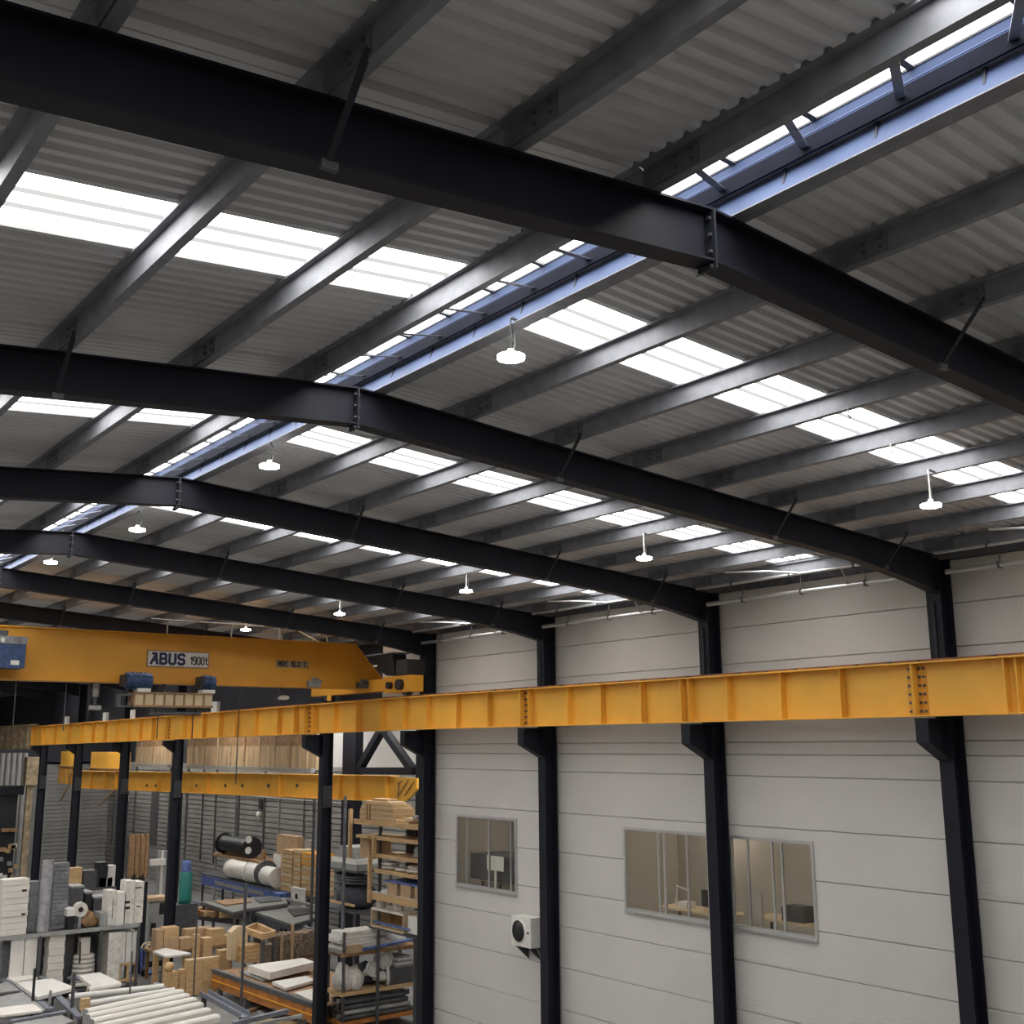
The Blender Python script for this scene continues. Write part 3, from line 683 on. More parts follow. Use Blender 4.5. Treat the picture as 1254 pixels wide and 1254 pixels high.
# ------------------------------------------------------------------ floor, outer walls, neighbouring bay
struct(MB().box(XLW, 32, YB, YE, -.2, 0).build('floor', concrete))
struct(MB().box(XLW-.2, XLW, YB, YE, 0, 13.6).build('wall_left', wallm))
struct(MB().box(XLW-.2, 32, YB-.2, YB, 0, 15).build('wall_back', wallm))
struct(MB().box(XLW-.2, 32, YE, YE+.2, 8.2, 15).box(XLW-.2, 20.3, YE, YE+.2, 0, 8.199).build('wall_front', darkclad))
mb = MB(); z = 0
while z < 8.1: mb.box(20.31, 32, YE, YE+.2, z+.07, z+.31); z += .31
mb.box(20.31, 32, YE+.06, YE+.2, 0, 8.19); struct(mb.build('wall_front', blockm))
XB = 31.0
def blockwall():
    mb = MB(); z = 0; 
    while z < 8.2:
        mb.box(XB, XB+.2, 30.5, YE, z+.06, z+.31); z += .31
    mb.box(XB+.09, XB+.2, 30.5, YE, 0, 8.2)
    return struct(mb.build('wall_side', blockm))
blockwall()
struct(MB().box(XB+.02, XB+.2, 30.5, 60, 8.2, 13).build('wall_side', wallm))
struct(MB().box(XB+.02, XB+.2, 60, YE, 8.2, 13).build('wall_side', darkclad))
struct(MB().box(XW+.25, XB+.2, 30.5, YE, 12.6, 12.8).build('ceiling', greyp))
for k, yy in enumerate((35, 46, 57, 68, 79, 88)):  # unseen glowing sheets added to light the storage bay
    t = thing('rooflight', 'added unseen rooflight lighting the storage bay beyond the column row, %s from the camera' % ORD[k], 'skylight', (25, yy, 12.5), 'added storage bay lights')
    MB().box(20.5, 30.0, yy-1.2, yy+1.2, 12.55, 12.595).build('translucent_sheet', sky_e, t)
# pilasters and conduits on the block wall
for k, (x, w, mm, lab) in enumerate([(290, .5, greydk, 'dark vertical recess strip on the block wall, behind the black reel'), (188, 1.4, greydk, 'dark tall panel on the block wall, left of the teal drum'), (60, .0, None, '')]):
    if not mm: continue
    p = P(x, 1010, X=XB-.05); one('wall_panel', MB().box(XB-.08, XB-.001, p.y-w/2, p.y+w/2, 2.5, 7.6), mm, lab, 'panel')
for k, x in enumerate((246, 262, 322, 340, 371, 128, 137)):
    p = P(x, 1010, X=XB-.1)
    one('wall_conduit', MB().tube((XB-.06, p.y, 2.0), (XB-.06, p.y, 8.1), .055, 6), greydk if k != 3 else greyp, 'thin vertical conduit on the grey block wall, %s by position' % ['first right of the big open-row column', 'second right of the big open-row column', 'third, above the white reels', 'fourth, above the white reels', 'beside the stacked crates', 'left of the wrapped bundles', 'left of the wrapped bundles, second'][k] if k < 0 else 'thin vertical conduit on the grey block wall, ' + ['left of the black reel', 'just left of the black reel', 'right of the black reel', 'second right of the black reel', 'above the stacked crates', 'between the two left columns', 'beside the white wrapped bundles'][k], 'conduit')
one('wall_rail', MB().tube((XB-.12, 56, 6.45), (XB-.12, 84, 6.5), .04, 6), greyp, 'thin horizontal grey rail along the block wall', 'rail')
fx = P(319, 985, X=XB-.1)
t = thing('wall_bracket_light', 'small dark bracket with pale bulb on the block wall', 'lamp', (XB-.1, fx.y, fx.z))
MB().box(XB-.12, XB-.001, fx.y-.25, fx.y+.25, fx.z-.3, fx.z+.3).build('bracket', blacks, t)
MB().blob((XB-.2, fx.y, fx.z-.6), .15, .15, .2, 1, .02).build('bulb', cream, t)

# ------------------------------------------------------------------ lower crane runway of the storage bay
X2 = 24.0
t = thing('crane_runway_girder', 'lower yellow crane girder behind the open column row, above the storage floor', 'crane girder', (X2, 56, 7.3))
def g2(y): k = (y-39.5)/30; return (7.37-.39*k, 8.38-.30*k)
mb = MB()
for (p, q) in ((39.55, 82.0),):
    (b0, t0), (b1, t1) = g2(p), g2(q)
    for (xa, xb, l0, h0, l1, h1) in ((X2-.2, X2+.2, b0, b0+.03, b1, b1+.03), (X2-.2, X2+.2, t0-.03, t0, t1-.03, t1), (X2-.01, X2+.01, b0, t0, b1, t1)):
        mb.add([(xa, p, l0), (xb, p, l0), (xb, p, h0), (xa, p, h0), (xa, q, l1), (xb, q, l1), (xb, q, h1), (xa, q, h1)],
               [(0, 1, 2, 3), (7, 6, 5, 4), (0, 4, 5, 1), (1, 5, 6, 2), (2, 6, 7, 3), (3, 7, 4, 0)])
mb.build('girder_section', yellow, t)
for x in (112, 128, 143, 195, 256, 344, 405, 418, 437, 475):
    p = P(x, 960, X=X2-.05); 
    if p.y < 82: b0, t0 = g2(p.y); MB().box(X2-.18, X2-.01, p.y-.03, p.y+.03, b0+.03, t0-.03).build('stiffener', yellow, t)
for x in (180, 191, 241, 276, 297, 329, 364): 
    p = P(x, 962, X=X2-.02); MB().tube((X2-.06, p.y, p.z), (X2-.011, p.y, p.z), .09, 8).build('bolt', greydk, t)
zc = g2(42)[0]
for x in (400, 221, 155):
    p = P(x, 960, X=X2); MB().box(X2-.12, X2+.12, p.y-.12, p.y+.12, 0, g2(p.y)[0]-.001).build('support_leg', steel, t)
# curved end bracket with cut-outs near the far wall column
t = thing('crane_end_bracket', 'yellow curved end bracket of the lower crane girder, above the slatted bundle', 'crane bracket', (X2, 40.5, 7.3))
P_ = [(495, 952), (512, 953), (512, 966), (505, 975), (496, 982), (484, 982), (484, 952)]
pts = [P(x, y, X=X2) for x, y in P_]
MB().prism([(0, p.y, p.z) for p in pts], (X2-.06, 0, 0), (X2+.06, 0, 0)).build('bracket_plate', yellow, t)
for (a_, b_) in (((487, 960), (493, 956)), ((488, 974), (500, 955)), ((496, 974), (507, 957)), ((487, 978), (489, 958))):
    MB().bar(P(*a_, X=X2-.075), P(*b_, X=X2-.075), .05, .03).build('rib', wooddk, t)
# beige boarding and yellow plates above it
X3 = 25.0
for (xa, xb, ya, yb, nm, mm, lab) in ((165, 212, 905, 944, 'beige_boarding', beige, 'beige boarded panel above the lower crane girder, between the two middle open-row columns'),
                                  (228, 388, 900, 943, 'beige_boarding', beige, 'long beige boarded panel above the lower crane girder, left of the big open-row column')):
    p0, p1 = P(xa, yb, X=X3), P(xb, ya, X=X3)
    t = thing(nm, lab, 'panel', (X3, (p0.y+p1.y)/2, p1.z-1.3))
    zb = 8.45
    MB().box(X3, X3+.15, p1.y, p0.y, zb, 9.55).build('boarding', mm, t)
    MB().box(X3+.02, X3+.12, p1.y, p0.y, 9.55, 10.1).build('upper_shade_board', wooddk, t)  # dark brown stands in for the shadow above the boarding
    MB().box(X3-.25, X3-.02, p1.y, p0.y, zb-.12, zb+.08).build('ledge', greyp, t)
    for y in (p1.y+.2, p0.y-.2): MB().box(X3+.02, X3+.12, y-.06, y+.06, 0, zb).build('support_leg', greydk, t)
    n = 3 if xa < 200 else 9
    for k in range(n):
        y = p1.y+(p0.y-p1.y)*(k+.5)/n; MB().box(X3-.03, X3-.001, y-.05, y+.05, zb+.08, 10.0).build('batten', [tan, wooddk, dirty][k % 3], t)
p = P(578/1, 900, X=X3)
for (xa, xb, ya, yb, lab) in ((72, 97, 920, 960, 'bright yellow machine plate between the two leftmost open-row columns'), (109, 155, 921, 965, 'bright yellow machine plate between second and third open-row columns from left')):
    Xq = 26.0; p0, p1 = P(xa, yb, X=Xq), P(xb, ya, X=Xq); zl = (P(xa, yb, X=Xq).z+P(xb, yb, X=Xq).z)/2; zh = (P(xa, ya, X=Xq).z+P(xb, ya, X=Xq).z)/2; zm = (zl+zh)/2
    t = thing('yellow_crane_plate', lab, 'crane plate', (Xq, (p0.y+p1.y)/2, zl))
    MB().box(Xq, Xq+.3, p1.y, p0.y, zm+.05, zh).build('upper_plate', yellow, t)
    MB().box(Xq-.1, Xq+.2, p1.y, p0.y, zl, zm+.04).build('lower_plate', amber, t)
    for k in range(4):
        y = p1.y+(p0.y-p1.y)*(k+.6)/4.4; MB().box(Xq-.16, Xq-.1, y-.04, y+.04, zl+.1, zm-.1).build('rib', wooddk, t)
    MB().box(Xq-.2, Xq-.02, p1.y, p0.y, zm+.041, zm+.12).build('ledge', wooddk, t)
    MB().path([(Xq-.2, p1.y+.8, zm), (Xq-.3, p1.y+.9, zl), (Xq-.4, (p0.y+p1.y)/2, zl-1.2)], .06, 6).build('hanging_cable', wooddk, t)
# V brace beside the white wall
XV = 26.
t = thing('braced_frame', 'dark steel frame with V bracing against the white wall, above the racking', 'steel frame', (XV, 44, 8.3))
def vb(a, b, w=.32): MB().bar(P(*a, X=XV), P(*b, X=XV), w, .3).build('brace', steel, t)
vb((468, 893), (439, 944)); vb((470, 893), (506, 944)); vb((436, 944), (508, 944), .3)
MB().box(XV-.2, XV+.2, 46.0, 47.2, 0, 10.6).build('post', steel, t)
MB().box(XV-.2, XV+.2, 40.3, 40.9, 0, 10.6).build('post', steel, t)
MB().bar((XV, 40.2, 10.55), (XV, 47.3, 10.55), .3, .3).build('top_chord', steel, t)

# ------------------------------------------------------------------ storage floor: helpers
def ybox(mb, x0, y0, x1, y1, Y, dep, zb=None):
    """upright box whose face towards the camera lies in the plane Y; y1 is its foot"""
    a, b = P(x0, (y1+y1)/2, Y=Y), P(x1, y0, Y=Y); c = P((x0+x1)/2, y1, Y=Y); d = P((x0+x1)/2, y0, Y=Y)
    return mb.box(a.x, b.x, Y, Y+dep, c.z if zb is None else zb, d.z)
def xbox(mb, x0, y0, x1, y1, X, dep, zb=None):
    a, b = P(x0, y1, X=X), P(x1, y0, X=X); c = P((x0+x1)/2, y1, X=X); d = P((x0+x1)/2, y0, X=X)
    return mb.box(X, X+dep, b.y, a.y, c.z if zb is None else zb, d.z)
def slab(mb, quad, z, th):
    pts = [P(x, y, Z=z) for x, y in quad]
    return mb.prism(pts, (0, 0, -th), (0, 0, 0))
# --- racking behind the wall-end column (faces the hall, plane X=21)
RK = thing('storage_rack', 'tall wooden storage racking between the far wall column and the open-row column', 'rack', (21.6, 35, 0))
shelfz = [(434, 508, 6.93, .14), (455, 515, 6.42, .10), (456, 515, 5.83, .10), (460, 515, 5.32, .10), (452, 514, 4.51, .20)]
XK = 21.0
for k, (xa, xb, z, th) in enumerate(shelfz):
    ya, yb = P(xa, 1030, X=XK).y, 32.2
    o = MB().box(XK, XK+1.1, yb, ya, z-.04, z).build('shelf', wood, RK)
    MB().box(XK-.05, XK-.001, yb, ya, z-th, z+.03).build('shelf_edge', wood if k != 4 else woodx, RK)
def post(px, z0, z1, w=.1, m=wood, X=XK):
    y = P(px, 1030, X=X).y; return MB().box(X-.051-w, X-.051, y-w/2, y+w/2, z0, z1)
post(432, 5.6, 7.3, .12).build('post', wood, RK); post(457, 4.2, 5.9, .12).build('post', wood, RK); post(461, 5.75, 6.4, .1).build('post', wood, RK)
for (yy, xx) in ((32.3, XK+1.0), (37.25, XK+1.0), (34.8, XK+1.0), (32.3, XK+.05), (35.86, XK+.15)):
    MB().box(xx, xx+.09, yy, yy+.09, 0, 6.88).build('upright', greydk, RK)
MB().box(XK+.2, XK+1.05, 36.3, 37.2, 6.38, 6.42).box(XK-.05, XK+.2, 36.3, 37.2, 6.32, 6.42).build('side_shelf', wood, RK)
MB().box(XK+1.02, XK+1.06, 33.5, 35.5, 4.6, 6.85).build('back_board', blacks, RK)
# goods on the racking
t = thing('slatted_bundle', 'arched bundle of pale timber slats strapped on the top shelf of the racking', 'timber bundle', (XK+.5, 35.9, 6.93))
ya, yb = P(439, 990, X=XK).y, P(480, 990, X=XK).y; n = 9
for k in range(n):
    z0 = 6.93+k*.085; inset = [0, 0, 0, .0, .02, .08, .2, .4, .8][k]
    MB().box(XK+.06+inset*.3, XK+.95-inset*.3, yb+inset, ya-inset*.5, z0+.003, z0+.078).build('slat', tan if k % 2 else woodx, t)
for y in (ya-.75, ya-.55): MB().box(XK+.03, XK+.05, y-.04, y+.04, 6.95, 7.5).build('strap', wooddk, t)
for k in range(4):
    xa = 481+k*8; p = P(xa, 1000, X=XK); one('timber_offcut', MB().box(XK+.1, XK+.8, max(32.25, p.y-.9+.2*k), p.y-.05-.1*k, 6.932+k*.10, 7.025+k*.10), [woodx, tan, greyp, card][k], 'short board on the top rack shelf beside the slatted bundle, %s from the bottom' % ['lowest', 'second', 'third', 'topmost'][k], 'board', 'boards on the top rack shelf')
def rk(name, x0, x1, zb, h, d, m, lab, cat, off=.08, group=None):
    y1, y0 = P(x0, 1040, X=XK+off).y, P(x1, 1040, X=XK+off).y
    return one(name, MB().box(XK+off, XK+off+d, y0, y1, zb+.002, zb+h), m, lab, cat, group)
rk('cardboard_box', 441, 452, 5.66, .70, .6, card, 'tall cardboard box hung at the left end of the racking', 'box', .22)
for o in [MB().box(XK+.2, XK+1.0, 36.3, 37.25, 5.62, 5.66).build('side_shelf', wood, RK)]: pass
rk('cardboard_box', 455.5, 461, 5.83, .5, .6, card, 'upright cardboard box at the left of the third rack shelf', 'box', .15)
one('paint_can', MB().lathe((XK+.4, 33.6, 5.832), [(0, 0), (.22, 0), (.24, .1), (.18, .18), (.22, .26), (.14, .36), (0, .36)], n=18), greyp, 'dark stacked tin on the third rack shelf, near the wall column', 'tin')
for k, (x, h, lab) in enumerate([(477, .24, 'left'), (494, .14, 'middle'), (508, .2, 'right')]):
    p = P(x, 1060, X=XK+.35); g = MB()
    for j in range(2 if h > .15 else 1): g.blob((XK+.4, p.y, 5.32+.07+.12*j), .3, .42-.05*j, .085, k*3+j, .06)
    one('folded_sack', g, clothw, 'pale folded sacks on the fourth rack shelf, %s heap' % lab, 'sack', 'sacks on the fourth rack shelf')
t = thing('pallet', 'low wooden pallet with blue top sheet on the lowest racking shelf', 'pallet', (XK+.5, 34, 4.52))
yy0, yy1 = P(514, 1085, X=XK).y, P(470, 1085, X=XK).y
MB().box(XK+.02, XK+.95, yy0, yy1, 4.96, 5.02).build('top_sheet', tarp, t)
for k in range(3):
    y = yy1-.15-(yy1-yy0)*.38*k; MB().box(XK+.05, XK+.9, max(yy0, y-.62), y, 4.55, 4.955).build('block', card, t)
rk('white_board', 455, 514, 4.515, .035, 1.0, whitep, 'white board lying along the lowest racking shelf', 'board', .02)
# side benches left of the racking
t = thing('work_bench', 'dark bench with grey cases between the open-row column and the racking', 'bench', (22.0, 38.6, 0))
MB().box(21.2, 22.8, 37.6, 40.4, 5.02, 5.08).build('bench_top', greydk, t); MB().box(21.2, 22.8, 37.6, 40.4, 3.6, 3.66).build('shelf', greydk, t)
MB().box(21.15, 21.2, 37.6, 40.4, 3.86, 3.94).build('edge', wood, t)
for (a, b) in ((22.25, 37.65), (22.7, 37.65), (22.25, 40.3), (22.7, 40.3)): MB().box(a, a+.08, b, b+.08, 0, 5.02).build('leg', greydk, t)
for k in range(4):
    one('flat_case', MB().box(21.3+.04*k, 22.3, 37.7+.15*k, 39.9-.2*k, 5.082+k*.2, 5.27+k*.2), [greyp, whitep, greyp, greyp][k], 'grey flat case stacked on the dark bench left of the racking, %s' % ['lowest', 'second', 'third', 'topmost'][k], 'case', 'flat cases on the dark bench')
one('hose_coil', MB().path([(21.3+.5*(1+math.cos(a*.35)), 38.9+.8*math.sin(a*.35), 4.62-.006*a+.25) for a in range(54)], .05, 6), greydk, 'dark coiled hose under the flat cases on the bench', 'hose')
one('tarpaulin_bundle', MB().blob((22.0, 38.9, 3.66+.4), .7, 1.0, .55, 5, .1), clothdk, 'dark navy bundle on the lower bench shelf, left of the racking', 'bundle')
# open crate and items below the racking
t = thing('open_crate', 'pale open wooden crate under the racking, with blue edge', 'crate', (21.7, 34.5, 3.35))
y1_, y0_ = P(454, 1130, X=XK).y, P(494, 1130, X=XK).y
MB().box(XK, XK+.8, y1_-.05, y1_, 3.4, 4.02).build('side', tan, t); MB().box(XK, XK+.8, y0_, y0_+.05, 3.4, 4.02).build('side', tan, t)
MB().box(XK, XK+.8, y0_+.05, y1_-.05, 3.96, 4.02).build('lid', cream, t); MB().box(XK+.76, XK+.8, y0_+.05, y1_-.05, 3.4, 3.95).build('back', wooddk, t)
MB().box(XK, XK+.8, y0_+.05, y1_-.05, 3.4, 3.45).build('base', tan, t); MB().box(XK-.04, XK-.002, y0_-.4, y1_-.2, 3.55, 3.62).build('blue_edge', tarp, t)
one('white_tub', MB().box(XK+.05, XK+.7, 32.75, 33.75, 3.45, 4.0), whitep, 'white tub beside the open crate under the racking', 'tub')
for k, x in enumerate((467, 488)): 
    p = P(x, 1112, X=XK+.3); one('white_jar', MB().lathe((XK+.3, p.y, 4.022), [(0, 0), (.16, 0), (.19, .12), (.16, .3), (0, .32)], n=14), clothw, 'white jar on top of the open crate, %s one' % ['left', 'right'][k], 'jar', 'jars on the open crate')
one('crate_shelf_plank', MB().box(XK-.02, XK+.9, 32.3, 36.2, 3.33, 3.398), greydk, 'dark plank carrying the open crate under the racking', 'plank')
# --- lower rack across the aisle (plane Y=36)
YK = 36.0
LR = thing('low_rack', 'low timber rack holding white sacks and pipe fittings at the foot of the racking', 'rack', (21.3, YK+.6, 0))
for (z, m, n_) in ((1.36, wood, 'shelf'), (2.62, wooddk, 'shelf'), (.42, rust, 'shelf')):
    MB().box(19.85, 22.9, YK, YK+1.2, z-.12, z).build(n_, m, LR)
for (a, b) in ((19.9, YK+.02), (19.9, YK+1.1), (22.8, YK+.02), (22.8, YK+1.1)): MB().box(a, a+.08, b, b+.08, 0, 3.3).build('upright', greydk, LR)
MB().tube((20.3, YK-.06, 2.66), (22.9, YK-.06, 2.85), .05, 8).build('blue_rail', tarp, LR)
def at36(x, y, Y=YK+.3): return P(x, y, Y=Y)
def sack(x, y, rx, rz, seed, m, lab, z=1.36, Y=YK+.45, name='white_sack'):
    p = P(x, y, Y=Y); one(name, MB().blob((p.x, Y, z+rz*.72), rx, .4, rz, seed, .16), m, lab, 'sack')
sack(419, 1195, .30, .52, 2, clothw, 'tall white sack at the left end of the low rack')
sack(433, 1198, .34, .42, 4, clothw, 'slumped white sack on the low rack, right of the tall sack', Y=YK+.35)
sack(447, 1178, .55, .42, 8, clothdk, 'dark sack behind the white pipe fittings on the low rack', Y=YK+.95, name='dark_sack')
def ring(x, y, r, tube_, ax, lab, z0=None, Y=YK+.3):
    p = P(x, y, Y=Y); ax = Vector(ax).normalized(); u = ax.cross(Vector((0, 0, 1))).normalized(); v = u.cross(ax)
    pts = [p+(u*math.cos(2*math.pi*k/20)+v*math.sin(2*math.pi*k/20))*r for k in range(21)]
    t = thing('pipe_fitting', lab, 'pipe fitting', p, 'white pipe fittings on the low rack')
    MB().path(pts, tube_, 8, False).build('flange', clothw, t)
    MB().tube(p, p+ax*.5, r*.72, 16, r*.5).build('neck', whitep, t)
ring(473, 1176, .27, .07, (-.3, 1, .1), 'white flanged pipe fitting tilted up, topmost on the low rack')
ring(456, 1187, .22, .06, (-.2, .9, -.4), 'white ring fitting between the sack and the topmost flange')
ring(474, 1195, .27, .06, (-1, .4, .0), 'white flared fitting lying on its side on the low rack', Y=YK+.25)
for k in range(5):
    p = P(494, 1185, Y=YK+.3); one('pale_board', MB().box(p.x-.42+.03*k, p.x+.36-.05*k, YK+.15, YK+1.0, 1.90+k*.075, 1.965+k*.075), [greyp, whitep][k % 2], 'flat pale panel stacked at the right of the low rack, %s' % ['lowest', 'second', 'third', 'fourth', 'topmost'][k], 'panel', 'panels on the low rack')
one('panel_crate', MB().box(21.65, 22.75, YK+.1, YK+1.05, 1.362, 1.895), greydk, 'dark crate carrying pale panels at the right of the low rack', 'crate')
for k in range(6):
    z = 2.622+k*.11; xa = 19.75+.1*(k % 3); xb = [22.3, 21.8, 21.6, 21.2, 21.7, 21.3][k]
    one('white_sheet_pack', MB().box(xa, xb, YK+.1, YK+1.0, z, z+.1), [greyp, whitep, cream, clothw, whitep, clothw][k], 'pale sheet pack piled on the upper shelf of the low rack, %s' % ['lowest', 'second', 'third', 'fourth', 'fifth', 'topmost'][k], 'sheet', 'sheet packs on the low rack')
one('brown_carton', MB().box(20.0, 20.55, YK-.12, YK+.08, 2.622, 2.86), card, 'small brown carton in front of the sheet packs', 'carton')
one('crumpled_sheeting', MB().blob((22.1, YK+.5, 2.622+.25), .6, .4, .36, 11, .25), clothw, 'crumpled pale sheeting on the right of the low rack upper shelf', 'sheeting')
for k in range(4):
    for j in range(3):
        zc_ = .42+.09+k*.17; yc = YK+.15+j*.34
        one('steel_tube', MB().tube((19.98, yc, zc_), (22.75-.1*k, yc, zc_), .08, 10), [greydk, greyp, greydk][(k+j) % 3], 'dark steel tube under the low rack, %s layer, %s row' % (['lowest', 'second', 'third', 'top'][k], ['front', 'middle', 'back'][j]), 'tube', 'tubes under the low rack')
one('floor_lumber', MB().box(18.6, 19.6, 35.2, 35.75, 0.01, .3).box(18.7, 19.5, 35.25, 35.7, .3, .42), wood, 'short lumber stack on the floor beside the open-row column', 'lumber')

# --- long tables behind the big open-row column
def table(name, quad, z, th, m, lab, leg=.1, cat='table'):
    pts = [P(x, y, Z=z) for x, y in quad]; c = sum(pts, Vector())/len(pts)
    t = thing(name, lab, cat, (c.x, c.y, 0))
    MB().prism(pts, (0, 0, -th), (0, 0, 0)).build('table_top', m, t)
    for p in pts:
        q = p+(c-p)*.06; MB().box(q.x-leg/2, q.x+leg/2, q.y-leg/2, q.y+leg/2, 0, z-th).build('leg', greydk, t)
    n = len(pts)
    for k in range(n):
        a, b = pts[k], pts[(k+1) % n]; MB().bar(a+Vector((0, 0, -th-.06)), b+Vector((0, 0, -th-.06)), .06, .10).build('apron', greydk, t)
    return t
table('work_table', [(246, 1104), (348, 1096), (352, 1106), (306, 1112), (286, 1117)], 2.1, .06, tablem, 'long grey work table below the white reels')
table('work_table', [(310, 1116), (356, 1108), (394, 1113), (394, 1121), (358, 1132)], 1.9, .06, mesh_s, 'dark slate-topped work table left of the big open-row column')
one('frame_rail', MB().bar(P(346, 1100, Z=2.0), P(388, 1110, Z=2.3), .12, .12), greyp, 'pale steel rail along the back edge of the slate-topped table', 'rail')
one('long_beam', MB().bar(P(236, 1106, Z=1.55), P(392, 1143, Z=1.55), .16, .3), chanm, 'long blue-grey steel beam in front of the work tables', 'beam')
for k, x in enumerate((262, 318, 372)):
    p = P(x, 1112+(x-250)*.24, Z=1.4); one('trestle', MB().bar((p.x, p.y, 0), (p.x, p.y, 1.38), .12, .12).bar((p.x-.5, p.y, .06), (p.x+.5, p.y, .06), .1, .1), greydk, 'dark trestle under the long beam, %s' % ['left', 'middle', 'right'][k], 'trestle', 'trestles under the long beam')
for k, (quad, z, th, m_, nm, lab) in enumerate([([(262, 1103), (300, 1099.5), (308, 1104), (276, 1108)], 2.16, .05, wooddk, 'plywood_sheet', 'brown plywood sheet lying on the long grey work table'),
        ([(312, 1100), (340, 1097.5), (346, 1102), (318, 1105)], 2.16, .05, greydk, 'steel_plate', 'dark steel plate lying on the long grey work table'),
        ([(352, 1113), (378, 1112), (386, 1117), (360, 1122)], 1.95, .045, blacks, 'rubber_mat', 'black rubber mat on the slate-topped table')]):
    one(nm, slab(MB(), quad, z, th), m_, lab, 'sheet')
# bench with reels
XBN = 27.0; zbn = 2.30
t = thing('reel_bench', 'dark bench along the storage bay carrying white reels and stacked crates', 'bench', (XBN+.8, 58, 0))
MB().box(XBN, XBN+1.45, 50.5, 66.5, zbn-.08, zbn).build('bench_top', greydk, t)
for y in (50.8, 55, 59.5, 66): MB().box(XBN+.05, XBN+.15, y, y+.1, 0, zbn-.08).build('leg', greydk, t); MB().box(XBN+1.3, XBN+1.4, y, y+.1, 0, zbn-.08).build('leg', greydk, t)
MB().box(XBN-.03, XBN-.001, 56, 66, zbn-.6, zbn-.1).build('front_sheet', tarp, t)
MB().box(XBN-.05, XBN-.031, 57.5, 64, zbn-.45, zbn-.25).build('pale_strip', greyp, t)
def reel(x, y0, y1, xl, xr, X, m, m2, lab, hub=.75, zc=None):
    a, b = P(xl, (y0+y1)/2, X=X), P(xr, (y0+y1)/2, X=X); r = (P((xl+xr)/2, y0, X=X).z-P((xl+xr)/2, y1, X=X).z)/2; c = P((xl+xr)/2, (y0+y1)/2, X=X).z if zc is None else zc+r
    X += r*.6
    t = thing('cable_reel', lab, 'reel', (X, (a.y+b.y)/2, c-r), 'cable reels')
    MB().tube((X, b.y+.14, c), (X, a.y-.14, c), r*hub, 22).build('winding', m, t)
    for y in (b.y, a.y-.12): MB().tube((X, y, c), (X, y+.12, c), r, 24).build('reel_flange', m2, t)
    return t
reel(0, 1060, 1084, 277, 300, XBN, cream, cream, 'pale white cable reel on the bench, left of the strapped reel', .93, zbn)
q = reel(0, 1058, 1083, 302, 334, XBN, whitep, whitep, 'large white strapped cable reel on the bench', .94, zbn)
p = P(319, 1070, X=XBN); MB().tube((ORG[q].x, p.y-.1, ORG[q].z+.62), (ORG[q].x, p.y+.1, ORG[q].z+.62), .66, 22).build('strap', greydk, q)
# black reel on a stand
XS = 28.6
p0, p1 = P(267, 1048, X=XS), P(302, 1048, X=XS)
zs = (p0.z+p1.z)/2
t = thing('reel_stand', 'grey tubular stand carrying the black reel, behind the white reels', 'stand', (XS+.5, (p0.y+p1.y)/2, 0))
MB().box(XS-.1, XS+1.4, p1.y-2.5, p0.y+.6, zs-.14, zs-.02).build('stand_top', wooddk, t)
for y in (p1.y-2.3, p1.y, p0.y+.4):
    MB().box(XS, XS+.1, y, y+.1, 0, zs-.14).build('leg', greyp, t); MB().box(XS+1.2, XS+1.3, y, y+.1, 0, zs-.14).build('leg', greyp, t)
q = reel(0, 1023, 1049, 267, 302, XS, blacks, blacks, 'large black cable reel standing on the grey stand', .8, zs-.02)
c = ORG[q]; r_ = .85
for dz in (.45, 1.05): MB().tube((c.x-.25, P(302, 1036, X=XS).y-.012, c.z+dz), (c.x-.25, P(302, 1036, X=XS).y, c.z+dz), .2, 14).build('white_disc', whitep, q)
one('machine_part', MB().tube((XS+.4, p1.y-1.4, zs-.015), (XS+.4, p1.y-1.4, zs+.55), .12, 8).tube((XS+.4, p1.y-1.7, zs+.25), (XS+.4, p1.y-1.1, zs+.25), .08, 8), wooddk, 'small rusty machine part on the stand right of the black reel', 'machine part')
# stacked crates
def bb(name, x0, y0, x1, y1, m, lab, cat='crate', d=.9, X=XBN+.15, zb=zbn, group=None, slats=0):
    pa, pb = P(x0, y1, X=X), P(x1, y1, X=X); h = P((x0+x1)/2, y0, X=X).z
    if not slats: return one(name, MB().box(X, X+d, pb.y, pa.y, zb+.002, h), m, lab, cat, group)
    t = thing(name, lab, cat, (X+d/2, (pa.y+pb.y)/2, zb), group)
    n = slats
    for k in range(n):
        z0 = zb+.002+(h-zb)*k/n; MB().box(X+.02*(k % 2), X+d, pb.y+.03*(k % 2), pa.y, z0, z0+(h-zb)/n*.86).build('board', [m, tan][k % 2], t)
    return t
bb('timber_stack', 344, 1040, 357, 1078, wood, 'tall round-topped timber stack on the bench left of the open-row column', 'timber stack', slats=9)
bb('timber_stack', 358.5, 1040, 367, 1078, wood, 'narrow timber stack between the round-topped stack and the orange boards', 'timber stack', slats=10)
bb('timber_stack', 369, 1060, 389, 1078, wood, 'stack of pale boards under the orange boards, beside the open-row column', 'timber stack', slats=6)
zz = P(379, 1060, X=XBN+.15).z
bb('orange_board_pack', 369, 1045, 389, 1059, amber, 'orange-tinted board pack on top of the pale boards', 'board pack', zb=zz, slats=5)
bb('wooden_crate', 338, 1023, 363, 1058, card, 'tall plywood crate behind the timber stacks', 'crate', X=XBN+1.05, d=.38)
bb('white_box', 334.5, 1046, 343, 1061, whitep, 'white box left of the round-topped timber stack', 'box', X=XBN+1.0, d=.18, zb=P(339, 1062, X=XBN+1.0).z)
one('box_pedestal', MB().box(XBN+1.0, XBN+1.18, P(343, 1061, X=XBN+1).y, P(334.5, 1061, X=XBN+1).y, zbn+.002, P(339, 1062, X=XBN+1.0).z), greydk, 'dark pedestal under the white box on the bench', 'pedestal')
